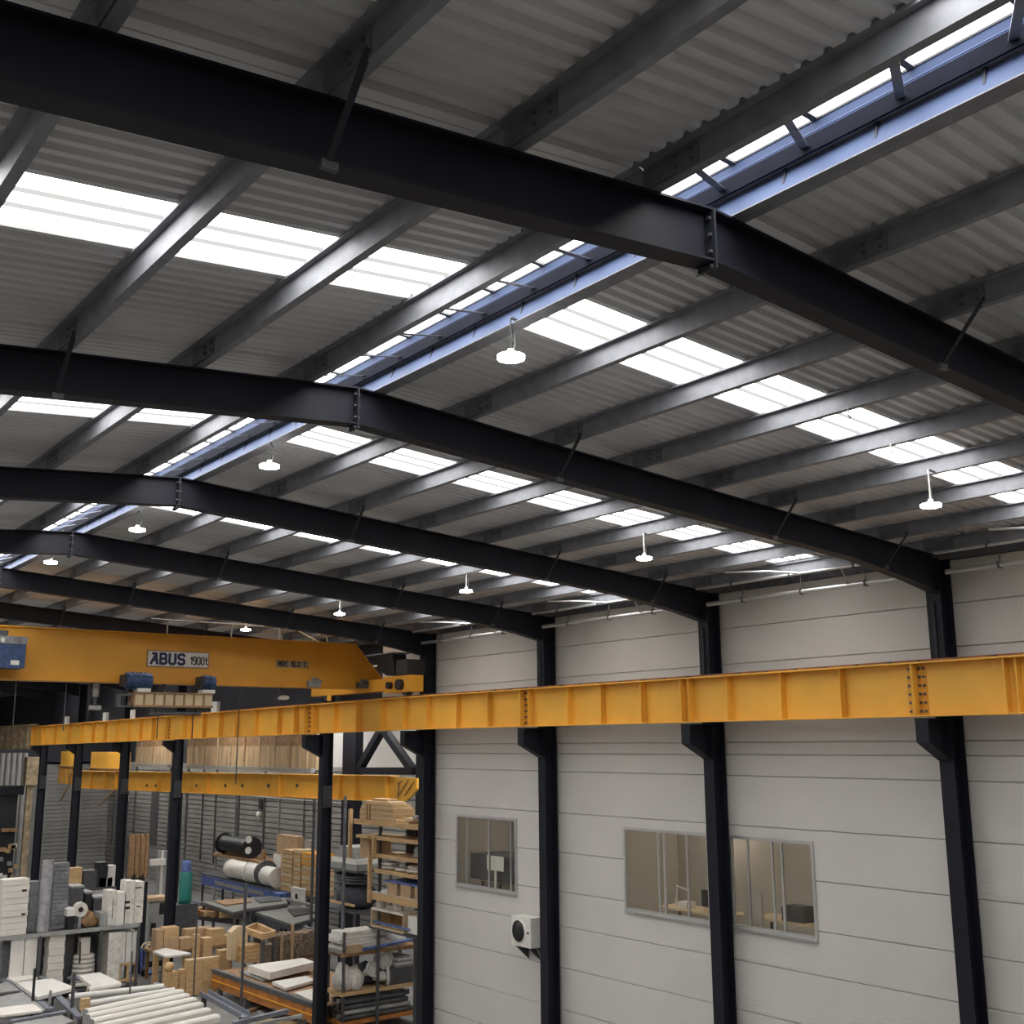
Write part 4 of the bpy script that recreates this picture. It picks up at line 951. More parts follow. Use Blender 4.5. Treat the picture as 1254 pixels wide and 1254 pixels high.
bb('can_pack', 372, 1029, 381, 1046, greyp, 'pale upright can pack behind the orange boards', 'can', X=XBN+1.06, d=.35)
t = thing('switch_box', 'white switch box with dark round hole on the bench front', 'switch box', (XBN-.2, P(363, 1088, X=XBN).y, zbn-.6))
pa, pb = P(356.5, 1090, X=XBN-.25), P(370, 1090, X=XBN-.25)
MB().box(XBN-.25, XBN-.06, pb.y, pa.y, zbn-.55, zbn+.35).build('casing', whitep, t)
MB().tube((XBN-.26, (pa.y+pb.y)/2, zbn-.05), (XBN-.249, (pa.y+pb.y)/2, zbn-.05), .14, 14).build('round_hole', blacks, t)
MB().box(XBN-.28, XBN-.255, pb.y-.4, pa.y+.1, zbn+.30, zbn+.36).build('lid', whitep, t)
one('blue_bin', MB().box(XBN-.6, XBN-.08, P(349, 1092, X=XBN-.3).y, P(340, 1092, X=XBN-.3).y, zbn-.75, zbn-.08).box(XBN-.62, XBN-.06, P(349, 1092, X=XBN-.3).y-.03, P(340, 1092, X=XBN-.3).y+.03, zbn-.08, zbn-.02), tarp, 'blue bin at the bench end, left of the white switch box', 'bin')
# teal drum and tall things behind the middle column
pa, pb = P(222, 1105, Y=54), P(239, 1055, Y=54)
t = thing('plastic_drum', 'teal plastic drum with blue cap right of the middle open-row column', 'drum', ((pa.x+pb.x)/2, 54.3, 0))
zc_ = pa.z; r = (pb.x-pa.x)/2; cx_ = (pa.x+pb.x)/2
zt_ = P(229, 1068, Y=54).z
MB().lathe((cx_, 54.3, zc_-.1), [(0, 0), (r, 0), (r*1.02, .2), (r, zt_-zc_+.0), (r*.8, zt_-zc_+.1)], n=20).build('body', teal, t)
MB().lathe((cx_, 54.3, zt_), [(r*.8, 0), (r*.75, .25), (r*.7, .5), (0, .52)], n=18).build('cap', tarp, t)
MB().box(cx_-.5, cx_+.5, 53.9, 54.8, 0, zc_-.1).build('plinth', greydk, t)
t = thing('timber_bundle', 'tall upright bundle of brown timber strips left of the middle open-row column', 'timber bundle', (P(169, 1075, Y=60).x, 60, 0))
for k in range(7):
    xa = 158+k*3.1; p = P(xa, 1075, Y=60); q = P(xa, 1022, Y=60)
    MB().box(p.x, p.x+.15, 60+.1*(k % 2), 60.3, p.z+.1*(k % 3), q.z-.12*(k % 2)).build('strip', [wooddk, woodx, wooddk, card][k % 4], t)
p = P(158, 1075, Y=60); q = P(180, 1075, Y=60)
MB().box(p.x, q.x, 60.3, 60.6, 0, p.z+2).build('back_rack', greydk, t)
t = thing('pipe_rack', 'pale upright pipes with cream top plate left of the middle open-row column', 'pipe rack', (P(199, 1100, Y=58).x, 58, 0))
for k in range(4):
    p = P(194+k*3.8, 1100, Y=58); q = P(194+k*3.8, 1042, Y=58); MB().tube((p.x, 58.2, 0), (p.x, 58.2, q.z), .09, 8).build('pipe', [greyp, whitep, greyp, greyp][k], t)
p, q = P(183, 1060, Y=58), P(201, 1056, Y=58); MB().box(p.x, q.x, 57.8, 58.05, p.z, p.z+.3).build('top_plate', cream, t)
# grey machine cabinet and dark post
pa, pb = P(181, 1150, Y=52), P(206, 1102, Y=52)
t = thing('machine_cabinet', 'grey machine cabinet with dark opening left of the middle open-row column', 'cabinet', ((pa.x+pb.x)/2, 52.5, 0))
MB().box(pa.x, pb.x, 52, 52.9, .25, pb.z).build('body', greyp, t); MB().box(pa.x-.05, pb.x+.05, 51.95, 52.95, pb.z, pb.z+.15).build('lid', card, t)
p, q = P(184, 1147, Y=51.99), P(191, 1130, Y=51.99); MB().box(p.x, q.x, 51.98, 51.999, p.z, q.z).build('opening', blacks, t)
p, q = P(195, 1120, Y=51.99), P(205, 1105, Y=51.99); MB().box(p.x, q.x, 51.98, 51.999, p.z, q.z).build('opening', blacks, t)
MB().box(pa.x+.1, pb.x-.1, 52.1, 52.8, 0, .25).build('plinth', blacks, t)
pa = P(176, 1190, Z=0)
pp = P(176, 1080, Y=51)
one('dark_post', MB().box(pp.x-.19, pp.x+.19, 51, 51.3, 0, pp.z).box(pp.x-.3, pp.x+.3, 50.9, 51.4, 0, .03), steel, 'short dark steel post between the white bundles and the grey cabinet', 'post')
# blue sack trolley
p = P(178, 1192, Z=.05)
t = thing('hand_trolley', 'blue hand trolley with bent beige handle beside the grey cabinet', 'trolley', (p.x, p.y, 0))
yT = 50.3; a, b = P(178, 1192, Y=yT), P(178, 1163, Y=yT)
c, d = P(184, 1157, Y=yT), P(191, 1156, Y=yT)
for dy in (0, .5):
    MB().tube((a.x, yT+dy, .06), (b.x, yT+dy, b.z), .06, 8).build('side_tube', tarp, t)
    MB().path([(b.x, yT+dy, b.z), (c.x-.1, yT+dy, c.z), (d.x, yT+dy, d.z)], .045, 8).build('handle', tan, t)
MB().box(a.x-.03, a.x+.6, yT-.02, yT+.55, .06, .10).build('toe_plate', tarp, t)
for dy in (-.1, .6): MB().tube((a.x-.1, yT+dy-.03, .15), (a.x-.1, yT+dy+.03, .15), .15, 14).build('wheel', blacks, t)

# --- packing area: small table, spindles, panels, boxes
quad = [(187, 1164.5), (203, 1160.5), (234, 1167), (203, 1171)]
zt_ = 1.35
pts = [P(x, y, Z=zt_) for x, y in quad]; c = sum(pts, Vector())/4
t = thing('side_table', 'small white-topped wooden table among the packing timber', 'table', (c.x, c.y, 0))
MB().prism(pts, (0, 0, -.08), (0, 0, 0)).build('table_top', whitep, t)
for p in pts:
    q = p+(c-p)*.22; MB().box(q.x-.1, q.x+.1, q.y-.1, q.y+.1, 0, zt_-.08).build('leg', wood, t)
def stand(name, x0, y0, x1, y1, m, lab, cat, d=.3, z=0., Y=None, parts=None, group=None):
    """object standing at height z; Y from where its foot meets that height"""
    if Y is None: Y = P((x0+x1)/2, y1, Z=z).y
    a, b = P(x0, y1, Y=Y), P(x1, y1, Y=Y); h = P((x0+x1)/2, y0, Y=Y).z
    return one(name, MB().box(a.x, b.x, Y, Y+d, z, h), m, lab, cat, group), a.x, b.x, Y, h
Yp = P(247, 1219, Z=0).y
a, b = P(227, 1219, Y=Yp), P(266, 1217, Y=Yp); h0, h1 = P(227, 1177, Y=Yp).z, P(266, 1174, Y=Yp).z
t = thing('wood_panel', 'large upright pine panel of joined boards behind the white profiles', 'wood panel', ((a.x+b.x)/2, Yp, 0))
for k in range(4):
    xa = a.x+(b.x-a.x)*k/4; xb = a.x+(b.x-a.x)*(k+1)/4; MB().box(xa+.004, xb-.004, Yp, Yp+.28, .03, (h0+h1)/2).build('board', [wood, woodx, wood, woodx][k] if False else wood, t)
MB().box(a.x-.02, b.x+.02, Yp+.02, Yp+.26, (h0+h1)/2+.001, (h0+h1)/2+.05).build('top_rail', tan, t)
for k, (x0, y0, x1, y1, lab) in enumerate([(210, 1190, 217, 1216, 'short upright pine post right of the round-headed spindle'), (219.5, 1188, 226, 1219, 'upright pine post beside the large pine panel')]):
    stand('timber_post', x0, y0, x1, y1, wood, lab, 'post', .35, 0, Y=Yp-.1+.2*k)
Ys = Yp+.1; a, b = P(204, 1214, Y=Ys), P(209, 1190, Y=Ys); cx_ = P(208.5, 1185, Y=Ys)
t = thing('timber_spindle', 'turned pine spindle with round head beside the white-topped table', 'spindle', ((a.x+b.x)/2, Ys+.12, 0))
MB().box(a.x, b.x, Ys, Ys+.25, 0, b.z).build('shaft', wood, t); MB().lathe((cx_.x, Ys+.12, b.z), [(.06, 0), (.17, .08), (.2, .2), (.14, .32), (0, .36)], n=16).build('round_head', wood, t)
# trestle shelf with cartons behind
zsh = 1.3
Yb = 48.6
def ctn(x0, y0, x1, y1, m, lab, Y, zb=None, d=.6, name='cardboard_carton', cat='carton', base=None):
    a, b = P(x0, y1, Y=Y), P(x1, y1, Y=Y); z0 = P((x0+x1)/2, y1, Y=Y).z if zb is None else zb; h = P((x0+x1)/2, y0, Y=Y).z
    return one(name, MB().box(a.x, b.x, Y, Y+d, z0, h).box(a.x+.02, b.x-.02, Y+d*.45, Y+d*.55, h, h+.008), m, lab, cat), h
zpl = P(240, 1160, Y=Yb).z
t = thing('packing_bench', 'low wooden packing bench carrying the cartons behind the white-topped table', 'bench', (P(238, 1160, Y=Yb).x, Yb+.4, 0))
xa, xb = P(189, 1160, Y=Yb).x, P(287, 1160, Y=Yb).x
MB().box(xa, xb, Yb-.1, Yb+1.3, zpl-.1, zpl-.002).build('bench_top', wooddk, t)
for x in (xa+.1, (xa+xb)/2, xb-.2): MB().box(x, x+.12, Yb, Yb+.12, 0, zpl-.1).build('leg', wooddk, t); MB().box(x, x+.12, Yb+1.1, Yb+1.22, 0, zpl-.1).build('leg', wooddk, t)
ctn(191, 1139, 199.5, 1160, card, 'tall narrow carton at the left end of the packing bench', Yb, zpl)
_, h = ctn(200.5, 1149, 219, 1160, card, 'carton with dark handle slot under the open-flap carton', Yb, zpl)
ctn(201, 1136, 219, 1149, wood, 'open-flap tan carton on top of the slotted carton', Yb, h+.002)
ctn(220.5, 1149, 236, 1160, card, 'long grey-brown carton right of the slotted carton', Yb, zpl)
ctn(227, 1137, 259, 1158, card, 'wide carton with white top edge at the back of the packing bench', Yb+.7, zpl, .5)
ctn(257, 1138, 275, 1159, wood, 'square tan carton at the right of the packing bench', Yb+.05, zpl)
ctn(276, 1146, 285, 1160, wood, 'small tan carton at the right end of the packing bench', Yb, zpl)
stand('timber_post', 237.5, 1145, 243.5, 1185, wood, 'pine post standing in front of the packing bench', 'post', .3, 0, Y=47.6)
stand('timber_block', 248, 1149, 259, 1180, wood, 'stout pine block standing before the packing bench', 'block', .5, 0, Y=47.7)
stand('timber_block', 269, 1164, 281, 1186, wood, 'low pine block left of the pointed wooden board', 'block', .5, 0, Y=47.0)
# pointed board
Yq = 45.6; a, b = P(282, 1186, Y=Yq), P(302, 1186, Y=Yq); zt1_ = P(292, 1141, Y=Yq).z; zt2_ = P(292, 1135, Y=Yq).z
zq = 1.06
t = thing('pointed_board', 'tall pale plywood board with chevron top standing on the rail cart', 'board', ((a.x+b.x)/2, Yq, zq))
MB().prism([(a.x, 0, zq), (b.x, 0, zq), (b.x, 0, zt1_), ((a.x+b.x)/2+.1, 0, zt2_), ((a.x+b.x)/2-.1, 0, zt2_), (a.x, 0, zt1_)], (0, Yq, 0), (0, Yq+.45, 0)).build('board', tan, t)
MB().prism([((a.x+b.x)/2-.12, 0, zq+.01), ((a.x+b.x)/2+.16, 0, zq+.01), ((a.x+b.x)/2+.16, 0, zt1_-.25), ((a.x+b.x)/2+.02, 0, zt1_-.42), ((a.x+b.x)/2-.12, 0, zt1_-.25)], (0, Yq-.02, 0), (0, Yq-.002, 0)).build('face_batten', wood, t)
# --- rail cart with slabs
CT = thing('rail_cart', 'orange rail cart with dark edge rails carrying white slabs', 'cart', (20.6, 41, 0))
p0, p1 = P(262, 1186, Z=1.0), P(388, 1229, Z=1.0)
xl = 19.36+.45
xl = p0.x
d = (p1-p0).normalized()
MB().bar(p0+Vector((0, 0, -.08)), p1+Vector((0, 0, -.08)), .18, .16).build('edge_rail', greydk, CT)
MB().bar(p0+Vector((.02, 0, -.42)), p1+Vector((.02, 0, -.42)), .14, .5).build('side_beam', rust, CT)
MB().bar(p0+Vector((-.07, 0, -.40)), p1+Vector((-.07, 0, -.40)), .05, .04).build('edge_strip', amber, CT)
far = Vector((3.6, 0, 0))
MB().bar(p0+far+Vector((0, 0, -.08)), p1+far+Vector((0, 0, -.08)), .18, .16).build('edge_rail', greydk, CT)
MB().prism([p0+Vector((.1, 0, -.1)), p1+Vector((.1, 0, -.1)), p1+far+Vector((-.1, 0, -.1)), p0+far+Vector((-.1, 0, -.1))], (0, 0, -.05), (0, 0, 0)).build('deck', wooddk, CT)
for k in range(4):
    q = p0+(p1-p0)*(.08+.28*k)
    for o_ in (Vector((0, 0, 0)), far): MB().box(q.x+o_.x-.08, q.x+o_.x+.08, q.y-.08, q.y+.08, 0, .4).build('leg', greydk, CT)
def slabth(quad, z, th, m, lab, name='white_slab', cat='slab', group='slabs on the rail cart'):
    one(name, slab(MB(), quad, z, th), m, lab, cat, group)
slabth([(304, 1182), (372, 1173), (385, 1178), (331, 1191)], 1.30, .26, cream, 'thick white slab with tan edge on the rail cart, farthest of three')
slabth([(333, 1202), (375, 1195), (386, 1200), (350, 1210)], 1.05, .10, whitep, 'white slab on the rail cart, middle of three')
slabth([(361, 1215), (386, 1210), (391, 1222), (382, 1225)], 1.0, .05, whitep, 'white slab on the rail cart, nearest of three')
slabth([(292, 1189), (312, 1186), (336, 1197), (322, 1200)], .99, .06, greyp, 'grey flat slab under the thick white slab')
# wood stack, tray and chip bales behind the cart
Yw = P(308, 1178, Z=1.0).y
a, b = P(297, 1176, Y=Yw), P(319, 1176, Y=Yw); t = thing('board_stack', 'stack of pine boards behind the pointed board, on the rail cart', 'board stack', ((a.x+b.x)/2, Yw+.3, .96))
hz = P(308, 1157, Y=Yw).z
for k in range(5): z0 = .97+(hz-.97)*k/5; MB().box(a.x+.05*(k % 2), b.x+(.15 if k < 2 else 0), Yw, Yw+.7, z0, z0+(hz-.97)/5*.9).build('board', [wood, woodx][k % 2], t)
Yc = 46.3
a, b = P(338, 1172, Y=Yc), P(387, 1172, Y=Yc); hz = P(362, 1145, Y=Yc).z; z0 = P(362, 1172, Y=Yc).z
t = thing('chip_bale', 'long bale of pressed brown wood chip behind the white slabs', 'bale', ((a.x+b.x)/2, Yc+.4, 0))
bl = MB(); nx = 26; 
for k in range(nx):
    for j in range(5):
        rg = random.Random(k*7+j); xa = a.x+(b.x-a.x)*k/nx; zz0 = z0+(hz-z0)*j/5
        bl.box(xa, xa+(b.x-a.x)/nx*1.05, Yc+rg.uniform(-.06, .05), Yc+.8, zz0, zz0+(hz-z0)/5*1.0+ (rg.uniform(0, .1) if j == 4 else 0))
bl.build('chip_block', chip, t)
MB().box(a.x, b.x, Yc+.1, Yc+.8, 0, z0-.002).build('pallet', wooddk, t)
for x in (342, 355): 
    p, q = P(x, 1174, Y=Yc-.08), P(x, 1146 if x < 350 else 1132, Y=Yc-.08); MB().box(p.x, p.x+.13, Yc-.14, Yc-.07, z0-.2, q.z).build('stake', card, t)
a, b = P(323, 1173, Y=Yc-.3), P(337, 1173, Y=Yc-.3); hz2 = P(330, 1157, Y=Yc-.3).z
one('chip_bale', MB().box(a.x, b.x, Yc-.3, Yc+.2, z0, hz2).box(a.x, b.x, Yc-.3, Yc+.2, 0, z0-.01), chip, 'small bale of pressed wood chip left of the long bale', 'bale')
zt_ = 2.0; Qd = [(300, 1139), (314, 1133), (336, 1143), (322, 1147)]
pts = [P(x, y, Z=zt_) for x, y in Qd]
t = thing('wooden_tray', 'open pine tray frame with dark inside, above the stacked boards', 'tray', sum(pts, Vector())/4-Vector((0, 0, zt_)))
for k in range(4): MB().bar(pts[k], pts[(k+1) % 4], .12, .22).build('side_rail', wood, t)
MB().prism(pts, (0, 0, -.14), (0, 0, -.08)).build('tray_base', wooddk, t)
for p in pts: MB().box(p.x-.07, p.x+.07, p.y-.07, p.y+.07, 0, zt_-.14).build('leg', greydk, t)
# timber piles behind packing area
for k in range(5):
    p = P(225+k*11, 1118+k*2, Z=1.6); q = P(258+k*9, 1112+k*3, Z=1.6)
    one('timber_length', MB().bar(p+Vector((0, 0, k*.05)), q+Vector((0, 0, k*.05)), .3, .25), [wood, rust, wood, wooddk, wood][k], 'timber length in the pile behind the packing bench, %s from the left' % ['first', 'second', 'third', 'fourth', 'fifth'][k], 'timber', 'timber pile behind the packing bench')
t = thing('pile_bearer', 'dark bearer frame under the timber pile behind the packing bench', 'bearer', (P(250, 1116, Z=1.6).x, P(250, 1116, Z=1.6).y, 0))
p = P(228, 1120, Z=1.4); q = P(290, 1128, Z=1.4)
MB().bar((p.x, p.y, 1.36), (q.x, q.y, 1.36), .3, .2).build('beam', greydk, t)
for w_ in (p, q): MB().box(w_.x-.1, w_.x+.1, w_.y-.1, w_.y+.1, 0, 1.26).build('leg', greydk, t)

# --- rack with wrapped white goods on the left (plane Y=48)
YL = 48.0
WR = thing('storage_rack', 'grey two-level rack of white boards and wrapped bundles at the lower left', 'rack', (14, YL+.6, 0))
xa, xb = 11.2, P(172, 1130, Y=YL).x
zl = 2.50
MB().box(xa, xb, YL, YL+.10, zl-.14, zl).build('beam', greyp, WR); MB().box(xa, xb, YL+1.2, YL+1.3, zl-.14, zl).build('beam', greyp, WR)
MB().box(xa, xb, YL+.1, YL+1.2, zl-.06, zl-.01).build('shelf', greydk, WR)
MB().box(xa, xb, YL, YL+1.3, .16, .24).build('shelf', greydk, WR)
for (x, top_) in ((xa, 4.7), (P(46, 1180, Y=YL).x, 2.4), (P(120, 1180, Y=YL).x, 2.4), (xb-.1, 2.4)):
    for y in (YL-.02, YL+1.25): MB().box(x, x+.1, y, y+.08, 0, top_).build('upright', blacks if x == xa else greydk, WR)
def rb(name, x0, y0, x1, y1, m, lab, cat, zb, Y=YL+.15, d=.8, lines=0, group=None, straps=()):
    a, b = P(x0, y1, Y=Y), P(x1, y1, Y=Y); h = P((x0+x1)/2, y0, Y=Y).z
    if not lines and not straps: return one(name, MB().box(a.x, b.x, Y, Y+d, zb+.002, h), m, lab, cat, group)
    t = thing(name, lab, cat, ((a.x+b.x)/2, Y+d/2, zb), group)
    if lines:
        for k in range(lines):
            z0 = zb+.002+(h-zb)*k/lines; MB().box(a.x+.02*(k % 2), b.x-.02*((k+1) % 2), Y+.01*(k % 3), Y+d, z0, z0+(h-zb)/lines*.95).build('board', m, t)
    else: MB().box(a.x, b.x, Y, Y+d, zb+.002, h).build('wrapped_pack', m, t)
    for (s0, s1, t0, t1) in straps:
        p, q = P(s0, t1, Y=Y), P(s1, t0, Y=Y); MB().box(p.x, q.x, Y-.015, Y-.001, p.z, q.z).build('strap', blacks, t)
    return t
rb('board_stack', 0, 1077, 33, 1134, cream, 'stack of cream boards on the rack at the left edge', 'board stack', zl, lines=9, straps=((27, 33, 1089, 1092), (26, 31, 1118, 1121)))
rb('wrapped_pack', 34, 1080, 45, 1134, filmdk, 'grey film-wrapped pack right of the cream boards', 'wrapped pack', zl, Y=YL+.5, d=.5)
# leaning film rolls
a, b = P(48, 1141, Y=YL-.2), P(62, 1053, Y=YL+.0)
t = thing('film_roll', 'tall grey film-wrapped roll leaning on the rack, left one', 'film roll', (P(48, 1141, Y=YL-.25).x, YL-.25, zl))
p0, p1 = P(47.5, 1140, Y=YL+.3), P(56, 1053, Y=YL+.45)
w0 = P(62, 1053, Y=YL+.3).x-P(48, 1053, Y=YL+.3).x
mb = MB(); n = 24; rr = []; pp_ = []; p0.z = zl+.01
for k in range(n+1):
    pp_.append(p0+(p1-p0)*k/n+Vector((.1, -.05, 0))); rr.append(w0/2*(1+(.05 if k % 4 == 1 else 0)-(.03 if k % 4 == 3 else 0)))
mb.path(pp_, rr, 16)
mb.build('wrapped_roll', film, t)
p0, p1 = P(71, 1136, Y=YL+.7), P(75, 1056, Y=YL+.75)
w0 = P(83, 1060, Y=YL+.7).x-P(64, 1060, Y=YL+.7).x
t = thing('film_roll', 'tall dark grey ribbed pack leaning on the rack, right of the film roll', 'film roll', (p0.x, YL+.7, zl))
n = 16
for k in range(n):
    q0 = p0+(p1-p0)*k/n; q1 = p0+(p1-p0)*(k+.93)/n; q0.z = max(q0.z, zl+.005); w = w0/2
    MB().prism([(q0.x-w, q0.y-.12, q0.z), (q0.x+w, q0.y-.12, q0.z), (q1.x+w, q1.y-.12, q1.z), (q1.x-w, q1.y-.12, q1.z)], (0, 0, 0), (0, .35, 0)).build('layer', filmdk, t)
rb('white_bucket', 82, 1113, 92, 1122, whitep, 'white box standing on a dark tub on the rack', 'box', P(87, 1122, Y=YL+.15).z)
rb('dark_tub', 83, 1122, 91, 1134, blacks, 'dark tub under the white box on the rack', 'tub', zl)
p = P(99, 1114, Y=YL+.3); 
t = thing('hose_reel', 'white hose reel with dark centre on the rack, right of the white box', 'reel', (p.x, YL+.4, p.z-.3))
MB().tube((p.x, YL+.3, p.z), (p.x, YL+.55, p.z), .28, 18).build('drum', clothw, t); MB().tube((p.x, YL+.28, p.z), (p.x, YL+.299, p.z), .1, 12).build('hub', blacks, t); MB().box(p.x-.06, p.x+.06, YL+.35, YL+.5, zl+.002, p.z-.25).build('stem', greyp, t)
one('tool_heap', MB().blob((P(110, 1124, Y=YL+.4).x, YL+.5, zl+.22), .28, .3, .3, 31, .3), wooddk, 'small heap of rusty parts right of the hose reel', 'parts heap')
rb('grey_box', 122, 1118, 130, 1134, greyp, 'small grey box left of the white wrapped bundles', 'box', zl)
rb('wrapped_bundle', 131, 1091, 141, 1133, clothw, 'white wrapped bundle on the rack, leftmost of the upper group', 'bundle', zl, straps=((137, 139, 1100, 1125),))
rb('wrapped_bundle', 141.3, 1093, 151, 1133, whitep, 'white wrapped bundle on the rack, second of the upper group', 'bundle', zl, Y=YL+.1)
rb('wrapped_bundle', 152.5, 1079, 163, 1132, clothw, 'tall white wrapped bundle on the rack, taller pair left', 'bundle', zl, straps=((150, 159, 1103, 1107), (150, 159, 1110, 1114)))
rb('wrapped_bundle', 163.5, 1080, 174, 1131, clothw, 'tall white wrapped bundle on the rack, taller pair right', 'bundle', zl, straps=((166, 174, 1086, 1088), (167, 172, 1109, 1111)))
rb('wrapped_bundle', 130, 1142, 145, 1205, clothw, 'long white wrapped bundle under the rack shelf, left of the narrow ones', 'bundle', .24, Y=YL+.05)
for k in range(3): rb('wrapped_bundle', 146+k*7.4, 1141, 152.5+k*7.4, 1178, whitep, 'narrow white bundle under the rack shelf, %s of three' % ['left', 'middle', 'right'][k], 'bundle', 1.0, Y=YL+.2)
t = thing('wooden_cradle', 'small brown wooden cradle under the narrow white bundles', 'cradle', (P(157, 1180, Y=YL+.2).x, YL+.5, .24))
xa_, xb_ = P(145, 1185, Y=YL+.2).x, P(168, 1185, Y=YL+.2).x
MB().box(xa_, xb_, YL+.15, YL+1.0, .90, .99).build('top_rail', wood, t)
for x in (xa_, (xa_+xb_)/2-.05, xb_-.1): MB().box(x, x+.1, YL+.2, YL+.3, .245, .90).build('leg', wood, t)
MB().box(xa_, xb_, YL+.14, YL+.19, .30, .40).build('lower_rail', wood, t)
rb('white_door_panel', 11, 1149, 27, 1195, whitep, 'white door panel under the rack shelf, left one', 'panel', .25, Y=YL+.1, d=.12)
rb('white_door_panel', 28.5, 1147, 43, 1195, whitep, 'white door panel under the rack shelf, right one', 'panel', .25, Y=YL+.1, d=.12)
rb('board_stack', 58, 1144, 78, 1184, cream, 'stack of cream boards under the rack shelf', 'board stack', .25, lines=8)
p0, p1 = P(90, 1184, Y=YL+.5), P(116, 1184, Y=YL+.5); r = (p1.x-p0.x)/2; t = thing('hose_stack', 'stack of white coiled rings under the rack shelf', 'coil stack', ((p0.x+p1.x)/2, YL+.55, .25))
for k in range(7):
    z = .25+.03+k*.17; rr = r*1.12*(1-.02*k); MB().lathe(((p0.x+p1.x)/2, YL+.6, z), [(rr*.5, 0), (rr*.95, 0), (rr, .07), (rr*.95, .15), (rr*.5, .15)], n=24).build('coil', clothw, t)
MB().box(p0.x+.2, p1.x-.25, YL+.45, YL+.8, 1.46, 2.1).build('label_block', cream, t)
for s_ in (-.3, .35): MB().tube(((p0.x+p1.x)/2+s_, YL+.12, 1.2), ((p0.x+p1.x)/2+s_*1.1, YL+.12, 2.0), .03, 6).build('sling', blacks, t)
# cluttered bench behind the rack
YX = 56.
t = thing('work_bench', 'cluttered grey bench behind the film rolls', 'bench', (P(125, 1100, Y=YX).x, YX+.5, 0))
xa_, xb_ = P(84, 1092, Y=YX).x, P(142, 1092, Y=YX).x; zb_ = P(110, 1088, Y=YX).z
MB().box(xa_, xb_, YX, YX+1.2, zb_-.1, zb_).build('bench_top', greydk, t); MB().box(xa_, xb_-1, YX, YX+1.2, zb_-.9, zb_-.82).build('shelf', greyp, t)
for x in (xa_, xb_-.1, (xa_+xb_)/2): MB().box(x, x+.1, YX, YX+.1, 0, zb_-.1).build('leg', greyp, t)
rbz = zb_
def r2(name, x0, y0, x1, y1, m, lab, cat): rb(name, x0, y0, x1, y1, m, lab, cat, rbz, Y=YX+.15, d=.5)
r2('wooden_box', 84, 1063, 100, 1081, wood, 'square orange-brown wooden box on the cluttered bench', 'box')
r2('mesh_basket', 121, 1075, 137, 1088, greyp, 'grey basket at the right end of the cluttered bench', 'basket')
r2('tool_box', 119, 1056, 131, 1068, blacks, 'black tool box behind the grey basket', 'box')
r2('metal_crate', 102, 1066, 118, 1083, greydk, 'dark metal crate between the wooden box and the basket', 'crate')
r2('bottle_crate', 132, 1060, 141, 1075, clothw, 'pale speckled crate right of the black tool box', 'crate')

for k, (x0, y0, x1, y1, m_, lab) in enumerate([(86, 1085, 100, 1128, 'greydk', 'dark crate behind the rack, below the wooden box'), (103, 1092, 111.5, 1118, 'blacks', 'black bin behind the rack, above the rusty parts heap'),
        (113, 1098, 129, 1132, 'greydk', 'dark crate behind the rack, left of the small grey box'), (46, 1146, 57, 1190, 'blacks', 'black bin under the rack between the door panels and the cream boards'),
        (79, 1142, 88, 1190, 'greydk', 'dark crate under the rack between the cream boards and the coil stack'), (118, 1143, 130, 1192, 'greydk', 'dark crate under the rack right of the coil stack'), (0, 1146, 10, 1196, 'filmdk', 'grey wrapped pack under the rack at the left edge')]):
    Yc_ = YL+1.45 if y0 < 1135 else YL+.85
    a, b = P(x0, y1, Y=Yc_), P(x1, y1, Y=Yc_); h = P((x0+x1)/2, y0, Y=Yc_).z; z_ = 0.0 if Yc_ > YL+1 else .242
    t = thing('storage_bin', lab, 'bin', ((a.x+b.x)/2, Yc_+.2, z_))
    mm = {'greydk': greydk, 'blacks': blacks, 'filmdk': filmdk}[m_]; d_ = .9 if z_ == 0 else .36
    MB().box(a.x, b.x, Yc_, Yc_+d_, z_, h-.08).build('body', mm, t); MB().box(a.x-.02, b.x+.02, Yc_-.02, Yc_+d_+.02, h-.079, h).build('rim', greyp, t)
for k in range(7):
    p = fpz(318+k*9, 1232+(k*5) % 17) if False else P(312+k*10, 1236+(k*7) % 19, Z=0.05); a_ = .5+.9*(k % 3)
    d_ = Vector((math.cos(a_), math.sin(a_), 0))*.55
    one('floor_offcut', MB().bar((p.x-d_.x, p.y-d_.y, .05+.0*k), (p.x+d_.x, p.y+d_.y, .05), .16, .1), [wooddk, greyp, wood][k % 3], '%s offcut lying on the floor in front of the rail cart' % ['first left brown', 'second grey', 'third pine', 'fourth brown', 'fifth grey', 'sixth pine', 'rightmost brown'][k], 'offcut', 'offcuts by the rail cart')
